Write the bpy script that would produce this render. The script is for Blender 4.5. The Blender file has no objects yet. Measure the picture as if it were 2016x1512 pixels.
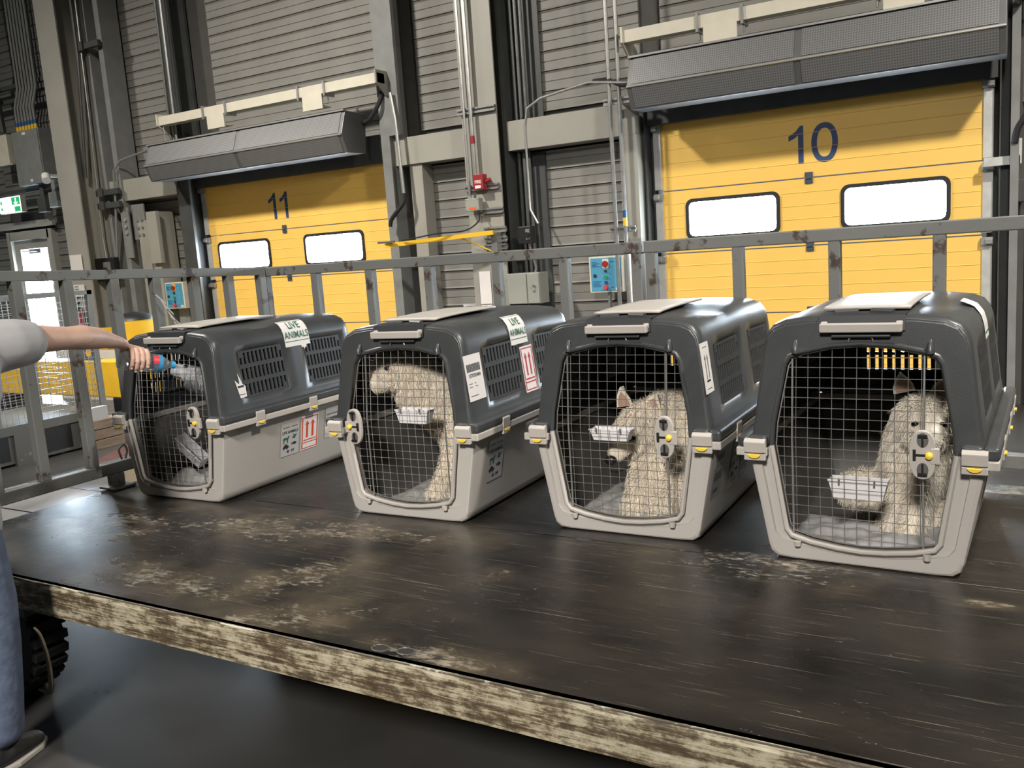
import bpy, bmesh, math, random
import numpy as np
from math import pi, sin, cos, radians, sqrt, atan2, hypot
from mathutils import Vector, Matrix, Euler

random.seed(7)
rng = np.random.default_rng(7)
scene = bpy.context.scene
COL = scene.collection

# ------------------------------------------------------------------ camera
ZD = 0.55                                   # height of the platform deck
def cam_basis(p, r, y):
    f0 = np.array([sin(y), cos(y), 0]); z = np.array([0, 0, 1.]); r0 = np.array([cos(y), -sin(y), 0])
    f = f0 * cos(p) - z * sin(p); u = np.cross(r0, f)
    return r0 * cos(r) + u * sin(r), -r0 * sin(r) + u * cos(r), f
R_, U_, F_ = cam_basis(radians(8.737), radians(-4.011), radians(-30.654))
cd = bpy.data.cameras.new('camera'); cam = bpy.data.objects.new('camera', cd); COL.objects.link(cam)
cd.sensor_width = 36; cd.lens = 1729.7 / 2016 * 36; cd.clip_start = 0.05
M = Matrix([[R_[i], U_[i], -F_[i], 0] for i in range(3)] + [[0, 0, 0, 1]])
cam.matrix_world = Matrix.Translation((0, 0, ZD + 1.06)) @ M
scene.camera = cam

# ------------------------------------------------------------------ world, light, exposure
w = bpy.data.worlds.new('world'); scene.world = w; w.use_nodes = True
w.node_tree.nodes['Background'].inputs[0].default_value = (0.80, 0.88, 1.0, 1)
w.node_tree.nodes['Background'].inputs[1].default_value = 0.16
def area(name, loc, target, size, power, color, size_y=None, spread=180):
    l = bpy.data.lights.new(name, 'AREA'); l.energy = power; l.color = color; l.size = size
    if size_y: l.shape = 'RECTANGLE'; l.size_y = size_y
    l.spread = radians(spread); o = bpy.data.objects.new(name, l); COL.objects.link(o); o.location = loc
    o.rotation_euler = (Vector(target) - Vector(loc)).to_track_quat('-Z', 'Y').to_euler()
    return o
area('ceiling_lamp', (-7.2, 3.0, 6.9), (-6.4, 6.4, 0.0), 0.45, 345, (1.0, 0.94, 0.84), spread=125)
area('ceiling_lamp', (2.7, 3.0, 6.9), (1.0, 6.0, 0.0), 0.45, 400, (1.0, 0.94, 0.84), spread=125)
area('ceiling_lamp', (-12.5, 3.0, 6.9), (-11.0, 6.0, 0.0), 0.45, 150, (1.0, 0.94, 0.84), spread=125)
area('ceiling_lamp', (0.8, -6.2, 6.6), (-1.9, 2.2, 0.5), 1.2, 140, (1.0, 0.95, 0.89), spread=54)
vs = scene.view_settings
vs.view_transform = 'Standard'; vs.look = 'None'; vs.gamma = 1; vs.use_curve_mapping = False
vs.exposure = 0.0

# ------------------------------------------------------------------ materials
MAT = {}
def nodes_of(name):
    m = bpy.data.materials.new(name); m.use_nodes = True; MAT[name] = m
    nt = m.node_tree; return m, nt, nt.nodes['Principled BSDF']
def mat(name, col, rough=0.5, metal=0.0, var=0.12, scale=6.0, bump=0.0, bscale=60.0, emit=None, es=0, spec=0.5, alpha=None, trans=0, stretch=(1, 1, 1)):
    m, nt, b = nodes_of(name); N = nt.nodes; L = nt.links
    b.inputs['Roughness'].default_value = rough; b.inputs['Metallic'].default_value = metal
    b.inputs['Specular IOR Level'].default_value = spec
    tc = N.new('ShaderNodeTexCoord'); mp = N.new('ShaderNodeMapping'); mp.inputs['Scale'].default_value = stretch
    L.new(tc.outputs['Object'], mp.inputs[0])
    if var > 0:
        n = N.new('ShaderNodeTexNoise'); n.inputs['Scale'].default_value = scale; n.inputs['Detail'].default_value = 5
        L.new(mp.outputs[0], n.inputs[0])
        r = N.new('ShaderNodeValToRGB')
        r.color_ramp.elements[0].position = .3; r.color_ramp.elements[1].position = .7
        r.color_ramp.elements[0].color = (*[c * (1 - var) for c in col], 1)
        r.color_ramp.elements[1].color = (*[min(1, c * (1 + var)) for c in col], 1)
        L.new(n.outputs['Fac'], r.inputs[0]); L.new(r.outputs[0], b.inputs['Base Color'])
    else: b.inputs['Base Color'].default_value = (*col, 1)
    if bump > 0:
        n2 = N.new('ShaderNodeTexNoise'); n2.inputs['Scale'].default_value = bscale; L.new(mp.outputs[0], n2.inputs[0])
        bp = N.new('ShaderNodeBump'); bp.inputs['Strength'].default_value = bump; bp.inputs['Distance'].default_value = .01
        L.new(n2.outputs['Fac'], bp.inputs['Height']); L.new(bp.outputs[0], b.inputs['Normal'])
    if emit: b.inputs['Emission Color'].default_value = (*emit, 1); b.inputs['Emission Strength'].default_value = es
    if trans: b.inputs['Transmission Weight'].default_value = trans; b.inputs['IOR'].default_value = 1.33
    if alpha is not None: b.inputs['Alpha'].default_value = alpha
    return m
def worn(name, base, chip, rough=0.5, scale=9, thr=0.58, soft=.04, stretch=(1, 1, 1), chip2=None, metal=0):
    """paint with chipped patches"""
    m, nt, b = nodes_of(name); N = nt.nodes; L = nt.links
    tc = N.new('ShaderNodeTexCoord'); mp = N.new('ShaderNodeMapping'); mp.inputs['Scale'].default_value = stretch
    L.new(tc.outputs['Object'], mp.inputs[0])
    n = N.new('ShaderNodeTexNoise'); n.inputs['Scale'].default_value = scale; n.inputs['Detail'].default_value = 8; n.inputs['Roughness'].default_value = .65
    L.new(mp.outputs[0], n.inputs[0])
    r = N.new('ShaderNodeValToRGB'); e = r.color_ramp.elements
    e[0].position = thr; e[0].color = (*base, 1); e[1].position = thr + soft; e[1].color = (*chip, 1)
    if chip2:
        q = e.new(min(1, thr + .12)); q.color = (*chip2, 1)
    L.new(n.outputs['Fac'], r.inputs[0])
    n3 = N.new('ShaderNodeTexNoise'); n3.inputs['Scale'].default_value = 2.3; L.new(tc.outputs['Object'], n3.inputs[0])
    mx = N.new('ShaderNodeMix'); mx.data_type = 'RGBA'; mx.blend_type = 'MULTIPLY'; mx.inputs[0].default_value = .35
    L.new(r.outputs[0], mx.inputs[6]); L.new(n3.outputs['Fac'], mx.inputs[7]); L.new(mx.outputs[2], b.inputs['Base Color'])
    b.inputs['Roughness'].default_value = rough; b.inputs['Metallic'].default_value = metal
    bp = N.new('ShaderNodeBump'); bp.inputs['Strength'].default_value = .25; bp.inputs['Distance'].default_value = .004
    L.new(n.outputs['Fac'], bp.inputs['Height']); L.new(bp.outputs[0], b.inputs['Normal'])
    return m

mat('siding', (.225, .218, .20), .55, var=.07, scale=3, bump=.05)
mat('siding_dark', (.15, .148, .135), .6, var=.08, scale=3)
mat('siding_back', (.07, .068, .062), .8, var=.1)
mat('steel_paint', (.31, .30, .265), .45, var=.06, scale=2, bump=.04)
mat('steel_dark', (.055, .058, .058), .5, var=.15)
mat('steel_grey', (.20, .205, .20), .45, var=.1)
mat('galv', (.42, .42, .41), .35, .7, var=.12, scale=14)
mat('galv_dark', (.12, .125, .125), .45, .4, var=.15, scale=14)
mat('cream', (.62, .58, .48), .45, var=.05)
mat('yellow_door', (.90, .57, .13), .42, var=.03, scale=1.5)
mat('yellow_groove', (.50, .28, .05), .5, var=0)
mat('yellow_paint', (.80, .48, .03), .4, var=.06)
mat('num_blue', (.03, .06, .16), .5, var=0)
mat('seal', (.015, .017, .02), .6, var=.1)
mat('hinge_grey', (.10, .12, .15), .4, .5, var=.1)
mat('white_plate', (.55, .55, .53), .4, .3, var=.1, scale=12)
mat('curtain_grey', (.17, .172, .175), .42, .55, var=.1, scale=5)
mat('curtain_edge', (.45, .45, .44), .35, .6, var=.05)
mat('black_plastic', (.012, .012, .013), .45, var=.1)
mat('black_rubber', (.010, .010, .011), .75, var=.2, bump=.3)
mat('red', (.30, .02, .025), .4, var=.06)
mat('red_btn', (.60, .06, .06), .4, var=0)
mat('blue_panel', (.08, .30, .46), .4, var=.03)
mat('blue_dark', (.02, .08, .22), .4, var=0)
mat('green', (.02, .28, .12), .4, var=0)
mat('orange', (.75, .12, .03), .5, var=0)
mat('paper', (.72, .69, .67), .6, var=.03)
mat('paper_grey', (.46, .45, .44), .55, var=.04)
mat('ink', (.02, .02, .02), .6, var=0)
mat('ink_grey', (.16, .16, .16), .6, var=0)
mat('ink_green', (.015, .12, .06), .6, var=0)
mat('ink_red', (.62, .06, .02), .5, var=0)
mat('ink_crimson', (.42, .02, .06), .5, var=0)
mat('tub', (.42, .395, .365), .48, var=.04, scale=3, bump=.10, bscale=260)
mat('vent', (.028, .030, .031), .6, var=.1)
mat('tub_in_shade', (.10, .096, .090), .55, var=.1)  # tub plastic darkened as shade for inner faces and latch recesses
mat('shell_in_shade', (.012, .012, .012), .7, var=.1)  # shell plastic again, its inside made darker to stand for shade
mat('tan', (.43, .40, .365), .42, var=.03)
mat('shell', (.046, .049, .051), .35, var=.16, scale=7, bump=.05, bscale=300)
mat('tab_yellow', (.85, .58, .06), .35, var=.04)
mat('wire', (.50, .49, .47), .35, .8, var=.1, scale=30)
mat('tray', (.74, .72, .72), .35, var=.03)
mat('dish', (.62, .62, .64), .25, var=.06, alpha=.75)
mat('bedding', (.34, .335, .32), .85, var=.15, scale=18, bump=.4, bscale=40)
mat('fur', (.80, .72, .595), .8, var=.12, scale=7)
mat('fur_light', (.86, .79, .67), .8, var=.16, scale=7)
mat('fur_shade', (.50, .50, .52), .8, var=.2, scale=9)  # grey-white coat toned down for the shade inside the carrier
mat('ear_pink', (.42, .27, .20), .7, var=.1)
mat('nose', (.012, .010, .010), .3, var=0)
mat('eye', (.006, .005, .004), .08, var=0)
mat('skin', (.52, .33, .25), .5, var=.06, scale=14, bump=.06, bscale=80)
mat('nail', (.62, .42, .36), .35, var=0)
mat('hair_dark', (.02, .015, .012), .6, var=.2)
mat('shirt', (.34, .335, .34), .85, var=.06, scale=8, bump=.25, bscale=14)
mat('jeans', (.085, .11, .17), .85, var=.22, scale=26, bump=.3, bscale=30)
mat('shoe', (.02, .02, .02), .6, var=.1)
mat('sole', (.35, .33, .3), .6, var=.05)
mat('rope', (.16, .13, .09), .8, var=.2, scale=40)
mat('concrete', (.42, .41, .38), .7, var=.12, scale=3)
mat('ceiling', (.10, .10, .095), .8, var=.1)
mat('wood', (.23, .17, .12), .7, var=.25, scale=5, stretch=(1, 1, 8))
mat('pane', (.9, .95, 1), .3, var=0, emit=(.72, .86, 1.0), es=95)
mat('pane_exit', (.9, .95, 1), .3, var=0, emit=(.70, .86, 1.0), es=150)
mat('pane_dim', (.7, .8, .85), .3, var=0, emit=(.80, .90, 1.0), es=6)
mat('exit_white', (.8, .9, .8), .3, var=0, emit=(.85, 1.0, .88), es=1.3)
mat('exit_green', (.02, .4, .15), .3, var=0, emit=(.02, .5, .18), es=.6)
mat('bottle', (.80, .88, .92), .08, var=0, trans=.85, alpha=.6)
mat('bottle_cap', (.04, .32, .62), .4, var=0)
mat('bottle_red', (.65, .04, .06), .4, var=0)
mat('plate_chequer', (.40, .41, .42), .28, .85, var=.1, scale=4)
worn('fence_paint', (.19, .195, .185), (.085, .06, .045), .42, 10, .575, .05, chip2=(.05, .04, .035))
worn('bead', (.10, .09, .07), (.62, .58, .5), .4, 5, .56, .05)
worn('fence_dark', (.135, .135, .125), (.28, .26, .22), .45, 9, .62, .06)
worn('grey_box_paint', (.36, .37, .33), (.25, .25, .22), .45, 6, .7)

# floor: smooth dark sealed concrete
m, nt, b = nodes_of('floor'); N = nt.nodes; L = nt.links
tc = N.new('ShaderNodeTexCoord'); n = N.new('ShaderNodeTexNoise'); n.inputs['Scale'].default_value = .9; n.inputs['Detail'].default_value = 7
L.new(tc.outputs['Object'], n.inputs[0]); r = N.new('ShaderNodeValToRGB')
r.color_ramp.elements[0].color = (.017, .017, .017, 1); r.color_ramp.elements[0].position = .32
r.color_ramp.elements[1].color = (.055, .053, .05, 1); r.color_ramp.elements[1].position = .7
L.new(n.outputs['Fac'], r.inputs[0]); L.new(r.outputs[0], b.inputs['Base Color'])
r2 = N.new('ShaderNodeMapRange'); r2.inputs[3].default_value = .22; r2.inputs[4].default_value = .42
n5 = N.new('ShaderNodeTexNoise'); n5.inputs['Scale'].default_value = 5; n5.inputs['Detail'].default_value = 6; L.new(tc.outputs['Object'], n5.inputs[0])
L.new(n5.outputs['Fac'], r2.inputs[0]); L.new(r2.outputs[0], b.inputs['Roughness'])
bp = N.new('ShaderNodeBump'); bp.inputs['Strength'].default_value = .05; L.new(n5.outputs['Fac'], bp.inputs['Height']); L.new(bp.outputs[0], b.inputs['Normal'])

# deck: dark brown sealed board with worn, chalky patches and scratches
m, nt, b = nodes_of('deck'); N = nt.nodes; L = nt.links
tc = N.new('ShaderNodeTexCoord')
def noise(scale, detail=6, stretch=None, rough=.6, rot=0):
    n = N.new('ShaderNodeTexNoise'); n.inputs['Scale'].default_value = scale; n.inputs['Detail'].default_value = detail; n.inputs['Roughness'].default_value = rough
    if stretch:
        mp = N.new('ShaderNodeMapping'); mp.inputs['Scale'].default_value = stretch; mp.inputs['Rotation'].default_value = (0, 0, rot)
        L.new(tc.outputs['Object'], mp.inputs[0]); L.new(mp.outputs[0], n.inputs[0])
    else: L.new(tc.outputs['Object'], n.inputs[0])
    return n.outputs['Fac']
def math_(op, a, b_=None, clamp=False):
    q = N.new('ShaderNodeMath'); q.operation = op; q.use_clamp = clamp
    for i, v in enumerate((a, b_)):
        if v is None: continue
        if isinstance(v, (int, float)): q.inputs[i].default_value = v
        else: L.new(v, q.inputs[i])
    return q.outputs[0]
def maprange(v, a, b_, c=0, d=1):
    q = N.new('ShaderNodeMapRange'); L.new(v, q.inputs[0])
    for i, x in enumerate((a, b_, c, d)): q.inputs[i + 1].default_value = x
    return q.outputs[0]
def blob(x, y, rx, ry, rot=0):
    mp = N.new('ShaderNodeMapping'); mp.vector_type = 'TEXTURE'; mp.inputs['Location'].default_value = (x, y, ZD); mp.inputs['Scale'].default_value = (rx, ry, 1); mp.inputs['Rotation'].default_value = (0, 0, rot)
    L.new(tc.outputs['Object'], mp.inputs[0])
    vl = N.new('ShaderNodeVectorMath'); vl.operation = 'LENGTH'; L.new(mp.outputs[0], vl.inputs[0])
    return maprange(vl.outputs['Value'], 0.25, 1.0, 1, 0)
base = N.new('ShaderNodeValToRGB'); L.new(noise(1.6, 8, (1, 2.2, 1)), base.inputs[0])
base.color_ramp.elements[0].position = .34; base.color_ramp.elements[0].color = (.006, .0053, .0048, 1)
base.color_ramp.elements[1].position = .72; base.color_ramp.elements[1].color = (.030, .025, .020, 1)
patch = None
for bl in ((-2.75, 2.45, .75, .28, .1), (-2.15, 2.1, .30, .45, -.7), (-3.45, 2.25, .7, .5, 0), (-2.3, 2.55, .8, .2, .1), (-2.6, 1.9, .8, .2, 0), (-1.5, 2.3, .09, .2, -.1), (-1.35, 1.77, .5, .10, 0), (-.1, 2.62, .16, .05, 0), (-.7, 2.7, .6, .22, 0), (-1.95, 1.8, .5, .22, .6), (-3.6, 2.75, .35, .25, 0)):
    q = blob(*bl); patch = q if patch is None else math_('MAXIMUM', patch, q)
thr = maprange(patch, 0, 1, .66, .49)
nz = math_('ADD', math_('MULTIPLY', noise(22, 9, (1, 2.2, 1), .75), .6), math_('MULTIPLY', noise(5.5, 7, (1, 1.8, 1), .65), .4))
mask = maprange(math_('SUBTRACT', nz, thr), 0, .075)
chalk = N.new('ShaderNodeValToRGB'); L.new(noise(22, 4), chalk.inputs[0])
chalk.color_ramp.elements[0].position = .35; chalk.color_ramp.elements[0].color = (.12, .098, .070, 1)
chalk.color_ramp.elements[1].position = .7; chalk.color_ramp.elements[1].color = (.42, .38, .31, 1)
mask = math_('MAXIMUM', math_('MULTIPLY', mask, .75), maprange(math_('ADD', math_('MULTIPLY', noise(34, 6, (1, 1.7, 1), .7), .7), math_('MULTIPLY', noise(2.1, 3), .3)), .615, .70, 0, .7))
mx = N.new('ShaderNodeMix'); mx.data_type = 'RGBA'; L.new(math_('MULTIPLY', mask, .85), mx.inputs[0]); L.new(base.outputs[0], mx.inputs[6]); L.new(chalk.outputs[0], mx.inputs[7])
soft = math_('MULTIPLY', maprange(noise(2.6, 5), .45, .75), math_('MULTIPLY', patch, .65))
mx2 = N.new('ShaderNodeMix'); mx2.data_type = 'RGBA'; L.new(soft, mx2.inputs[0]); L.new(mx.outputs[2], mx2.inputs[6]); mx2.inputs[7].default_value = (.20, .155, .095, 1)
scr = None
for k, rt in enumerate((.45, -.55, .9, -.1)):
    s = maprange(noise(3.0 + k, 2, (.6, 55, 1), .5, rt), .715, .74); scr = s if scr is None else math_('MAXIMUM', scr, s)
mx3 = N.new('ShaderNodeMix'); mx3.data_type = 'RGBA'; L.new(math_('MULTIPLY', scr, .45), mx3.inputs[0]); L.new(mx2.outputs[2], mx3.inputs[6]); mx3.inputs[7].default_value = (.28, .25, .19, 1)
L.new(mx3.outputs[2], b.inputs['Base Color'])
rr = math_('ADD', maprange(noise(4, 7), .3, .7, .22, .40), math_('MULTIPLY', mask, .15), True); L.new(rr, b.inputs['Roughness'])
bp = N.new('ShaderNodeBump'); bp.inputs['Strength'].default_value = .22; bp.inputs['Distance'].default_value = .004
L.new(math_('ADD', nz, math_('MULTIPLY', noise(40, 3), .25)), bp.inputs['Height']); L.new(bp.outputs[0], b.inputs['Normal'])

# edge of the deck: cream paint worn in long horizontal streaks
m, nt, b = nodes_of('deck_edge'); N = nt.nodes; L = nt.links
tc = N.new('ShaderNodeTexCoord')
st = noise(3.2, 10, (1.2, 1, 20), .75); fl = noise(16, 8, (1, 1, 1.6), .75)
sm = math_('ADD', math_('MULTIPLY', st, .6), math_('MULTIPLY', fl, .4))
rp = N.new('ShaderNodeValToRGB'); L.new(sm, rp.inputs[0]); e = rp.color_ramp.elements
e[0].position = .44; e[0].color = (.060, .042, .025, 1); e[1].position = .49; e[1].color = (.13, .10, .06, 1)
q = e.new(.53); q.color = (.33, .29, .20, 1); q = e.new(.62); q.color = (.48, .44, .33, 1)
L.new(rp.outputs[0], b.inputs['Base Color']); b.inputs['Roughness'].default_value = .5
bp = N.new('ShaderNodeBump'); bp.inputs['Strength'].default_value = .5; bp.inputs['Distance'].default_value = .006
L.new(sm, bp.inputs['Height']); L.new(bp.outputs[0], b.inputs['Normal'])

# perforated sheet of the air curtains (fine dots)
m, nt, b = nodes_of('perforated'); N = nt.nodes; L = nt.links
tc = N.new('ShaderNodeTexCoord'); vo = N.new('ShaderNodeTexVoronoi'); vo.voronoi_dimensions = '2D'; vo.inputs['Scale'].default_value = 50; vo.inputs['Randomness'].default_value = 0
sx = N.new('ShaderNodeSeparateXYZ'); cx = N.new('ShaderNodeCombineXYZ'); L.new(tc.outputs['Object'], sx.inputs[0]); L.new(sx.outputs[0], cx.inputs[0]); L.new(sx.outputs[2], cx.inputs[1]); L.new(cx.outputs[0], vo.inputs[0]); rp = N.new('ShaderNodeValToRGB'); L.new(vo.outputs['Distance'], rp.inputs[0])
rp.color_ramp.elements[0].position = .28; rp.color_ramp.elements[0].color = (.13, .13, .132, 1)
rp.color_ramp.elements[1].position = .38; rp.color_ramp.elements[1].color = (.22, .222, .225, 1)
L.new(rp.outputs[0], b.inputs['Base Color']); b.inputs['Roughness'].default_value = .45; b.inputs['Metallic'].default_value = .4

# ------------------------------------------------------------------ mesh helpers
class MB:
    def __init__(s): s.v = []; s.f = []; s.mi = []
    def add(s, vs_, fs, mi=0):
        o = len(s.v); s.v += [tuple(map(float, p)) for p in vs_]; s.f += [tuple(o + i for i in f) for f in fs]; s.mi += [mi] * len(fs); return s
    def box(s, x0, x1, y0, y1, z0, z1, mi=0):
        v = [(x, y, z) for z in (z0, z1) for y in (y0, y1) for x in (x0, x1)]
        return s.add(v, [(0, 2, 3, 1), (4, 5, 7, 6), (0, 1, 5, 4), (2, 6, 7, 3), (0, 4, 6, 2), (1, 3, 7, 5)], mi)
    def obox(s, c, half, Rm, mi=0):
        c = Vector(c); v = [c + Rm @ Vector((x * half[0], y * half[1], z * half[2])) for z in (-1, 1) for y in (-1, 1) for x in (-1, 1)]
        return s.add(v, [(0, 2, 3, 1), (4, 5, 7, 6), (0, 1, 5, 4), (2, 6, 7, 3), (0, 4, 6, 2), (1, 3, 7, 5)], mi)
    def tube(s, pts, r, n=8, mi=0, caps=True, closed=False):
        P = [Vector(p) for p in pts]; rs = r if isinstance(r, (list, tuple)) else [r] * len(P)
        prev = None; vs_ = []; N_ = len(P)
        for i, p in enumerate(P):
            if closed: d = P[(i + 1) % N_] - P[i - 1]
            else: d = (P[min(i + 1, N_ - 1)] - P[max(i - 1, 0)])
            d = d.normalized() if d.length > 1e-9 else Vector((0, 0, 1))
            if prev is None:
                a = Vector((0, 0, 1)) if abs(d.z) < .9 else Vector((1, 0, 0)); u = d.cross(a).normalized()
            else: u = (prev - d * prev.dot(d)); u = u.normalized() if u.length > 1e-6 else d.orthogonal().normalized()
            prev = u; v = d.cross(u)
            for k in range(n):
                t = 2 * pi * (k + .5) / n; vs_.append(p + (u * cos(t) + v * sin(t)) * rs[i])
        fs = []
        for i in range(N_ if closed else N_ - 1):
            a, b_ = i * n, ((i + 1) % N_) * n
            for k in range(n): fs.append((a + k, a + (k + 1) % n, b_ + (k + 1) % n, b_ + k))
        if caps and not closed: fs += [tuple(range(n))[::-1], tuple(range((N_ - 1) * n, N_ * n))]
        return s.add(vs_, fs, mi)
    def cyl(s, p0, p1, r, n=12, mi=0): return s.tube([p0, p1], r, n, mi)
    def prism(s, poly, axis, a, b_, mi=0):
        """poly in the two other axes, extruded along axis"""
        def mk(p, t):
            return {'x': (t, p[0], p[1]), 'y': (p[0], t, p[1]), 'z': (p[0], p[1], t)}[axis]
        n = len(poly); v = [mk(p, a) for p in poly] + [mk(p, b_) for p in poly]
        return s.add(v, [tuple(range(n))[::-1], tuple(range(n, 2 * n))] + [(i, (i + 1) % n, n + (i + 1) % n, n + i) for i in range(n)], mi)
    def build(s, name, mats, parent=None, smooth=False, bevel=0, loc=None, rot=None, label=None, seg=2):
        me = bpy.data.meshes.new(name); me.from_pydata(s.v, [], s.f)
        if isinstance(mats, str): mats = [mats]
        for x in mats: me.materials.append(MAT[x])
        me.polygons.foreach_set('material_index', s.mi)
        bmx = bmesh.new(); bmx.from_mesh(me); bmesh.ops.recalc_face_normals(bmx, faces=bmx.faces); bmx.to_mesh(me); bmx.free()
        if smooth:
            me.polygons.foreach_set('use_smooth', [True] * len(me.polygons))
            try: me.set_sharp_from_angle(angle=radians(smooth if smooth is not True else 40))
            except Exception: pass
        o = bpy.data.objects.new(name, me); COL.objects.link(o)
        if parent: o.parent = parent
        if loc: o.location = loc
        if rot: o.rotation_euler = rot
        if bevel:
            bm_ = o.modifiers.new('bevel', 'BEVEL'); bm_.width = bevel; bm_.segments = seg; bm_.limit_method = 'ANGLE'
        if label: o['label'] = label
        return o
def thing(name, label, cat, loc=(0, 0, 0), rz=0, group=None):
    o = bpy.data.objects.new(name, None); COL.objects.link(o); o.location = loc; o.rotation_euler = (0, 0, rz)
    o.empty_display_size = .1; o['label'] = label; o['category'] = cat
    if group: o['group'] = group
    return o
def tag(o, label, cat, group=None):
    o['label'] = label; o['category'] = cat
    if group: o['group'] = group
    return o
def struct(o): o['kind'] = 'structure'; return o
def box(x0, x1, y0, y1, z0, z1): return MB().box(x0, x1, y0, y1, z0, z1)

def text_mesh(txt, size, bold=0.0, narrow=1.0, align='CENTER'):
    c = bpy.data.curves.new('t', 'FONT'); c.body = txt; c.size = size; c.align_x = align; c.align_y = 'CENTER'; c.offset = bold; c.resolution_u = 3
    o = bpy.data.objects.new('t', c); COL.objects.link(o); bpy.context.view_layer.update()
    me = bpy.data.meshes.new_from_object(o.evaluated_get(bpy.context.evaluated_depsgraph_get()))
    v = [(p.co.x * narrow, p.co.y) for p in me.vertices]; f = [tuple(p.vertices) for p in me.polygons]
    bpy.data.objects.remove(o); bpy.data.curves.remove(c); bpy.data.meshes.remove(me)
    return v, f

# ------------------------------------------------------------------ the hall
fl = struct(box(-17, 6, -11, 9.2, -.1, 0).build('floor', 'floor'))
struct(box(-17, 6, -11, 9.2, 8.0, 8.1).build('ceiling', 'ceiling'))
struct(box(-17.1, -17, -11, 9.2, 0, 8).build('wall_left', 'siding_dark'))
struct(box(6, 6.1, -11, 9.2, 0, 8).build('wall_right', 'siding_dark'))
struct(box(-17, 6, -11.1, -11, 0, 8).build('wall_front', 'siding_dark'))
# back wall: dark backing with openings, horizontal boards on it
wb = MB()
for a, b_, z0, z1 in ((-17, -14.2, 0, 8), (-14.2, -13.15, 2.35, 8), (-13.15, -9.7, 0, 8), (-9.7, -6.35, 2.75, 8), (-6.35, -3.2, 0, 8), (-3.2, -.3, 2.75, 8), (-.3, 6, 0, 8)):
    wb.box(a, b_, 8.53, 8.7, z0, z1)
wall = struct(wb.build('wall_back', 'siding_back'))
board_mesh = {}
def boards(x0, x1, z0, z1, pitch=.2, m='siding', y=8.5):
    key = (x0, x1, m)
    z = z0; i = 0
    me = None
    while z < z1 - .05:
        h = pitch
        if me is None:
            b_ = MB(); g = .008
            b_.prism([(8.53, g), (y - .012, g), (y, g + .018), (y, pitch * .5 - .006), (y + .008, pitch * .5), (y, pitch * .5 + .006), (y, pitch - .02), (y - .012, pitch - .002), (8.53, pitch - .002)], 'x', x0, x1)
            o = b_.build('siding_board', m, wall); me = o.data; o.location = (0, 0, z)
        else:
            o = bpy.data.objects.new('siding_board', me); COL.objects.link(o); o.parent = wall; o.location = (0, 0, z)
        z += h; i += 1
boards(-17, -14.25, 0, 6.2, m='siding_dark'); boards(-14.25, -13.1, 2.75, 6.2, m='siding_dark'); boards(-13.1, -11.9, 0, 6.2, m='siding_dark')
boards(-11.2, -9.85, 0, 6.2); boards(-9.25, -6.45, 3.0, 6.0)
boards(-6.0, -5.25, 3.0, 6.0); boards(-4.72, -3.32, 3.0, 5.4); boards(-3.1, -.35, 3.0, 4.6)
boards(-5.95, -5.25, .2, 2.6, y=8.46); boards(-4.72, -3.45, .2, 2.5, y=8.46)
# flat panels to the right of the right-hand door
for z0, z1 in ((0, .95), (.96, 1.6), (1.61, 2.55), (2.56, 3.1), (3.11, 4.4)):
    for x0, x1 in ((.0, .85), (.86, 1.75), (1.76, 2.7)):
        box(x0, x1, 8.47, 8.53, z0, z1).build('wall_panel', 'steel_paint', wall, bevel=.006)

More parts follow.
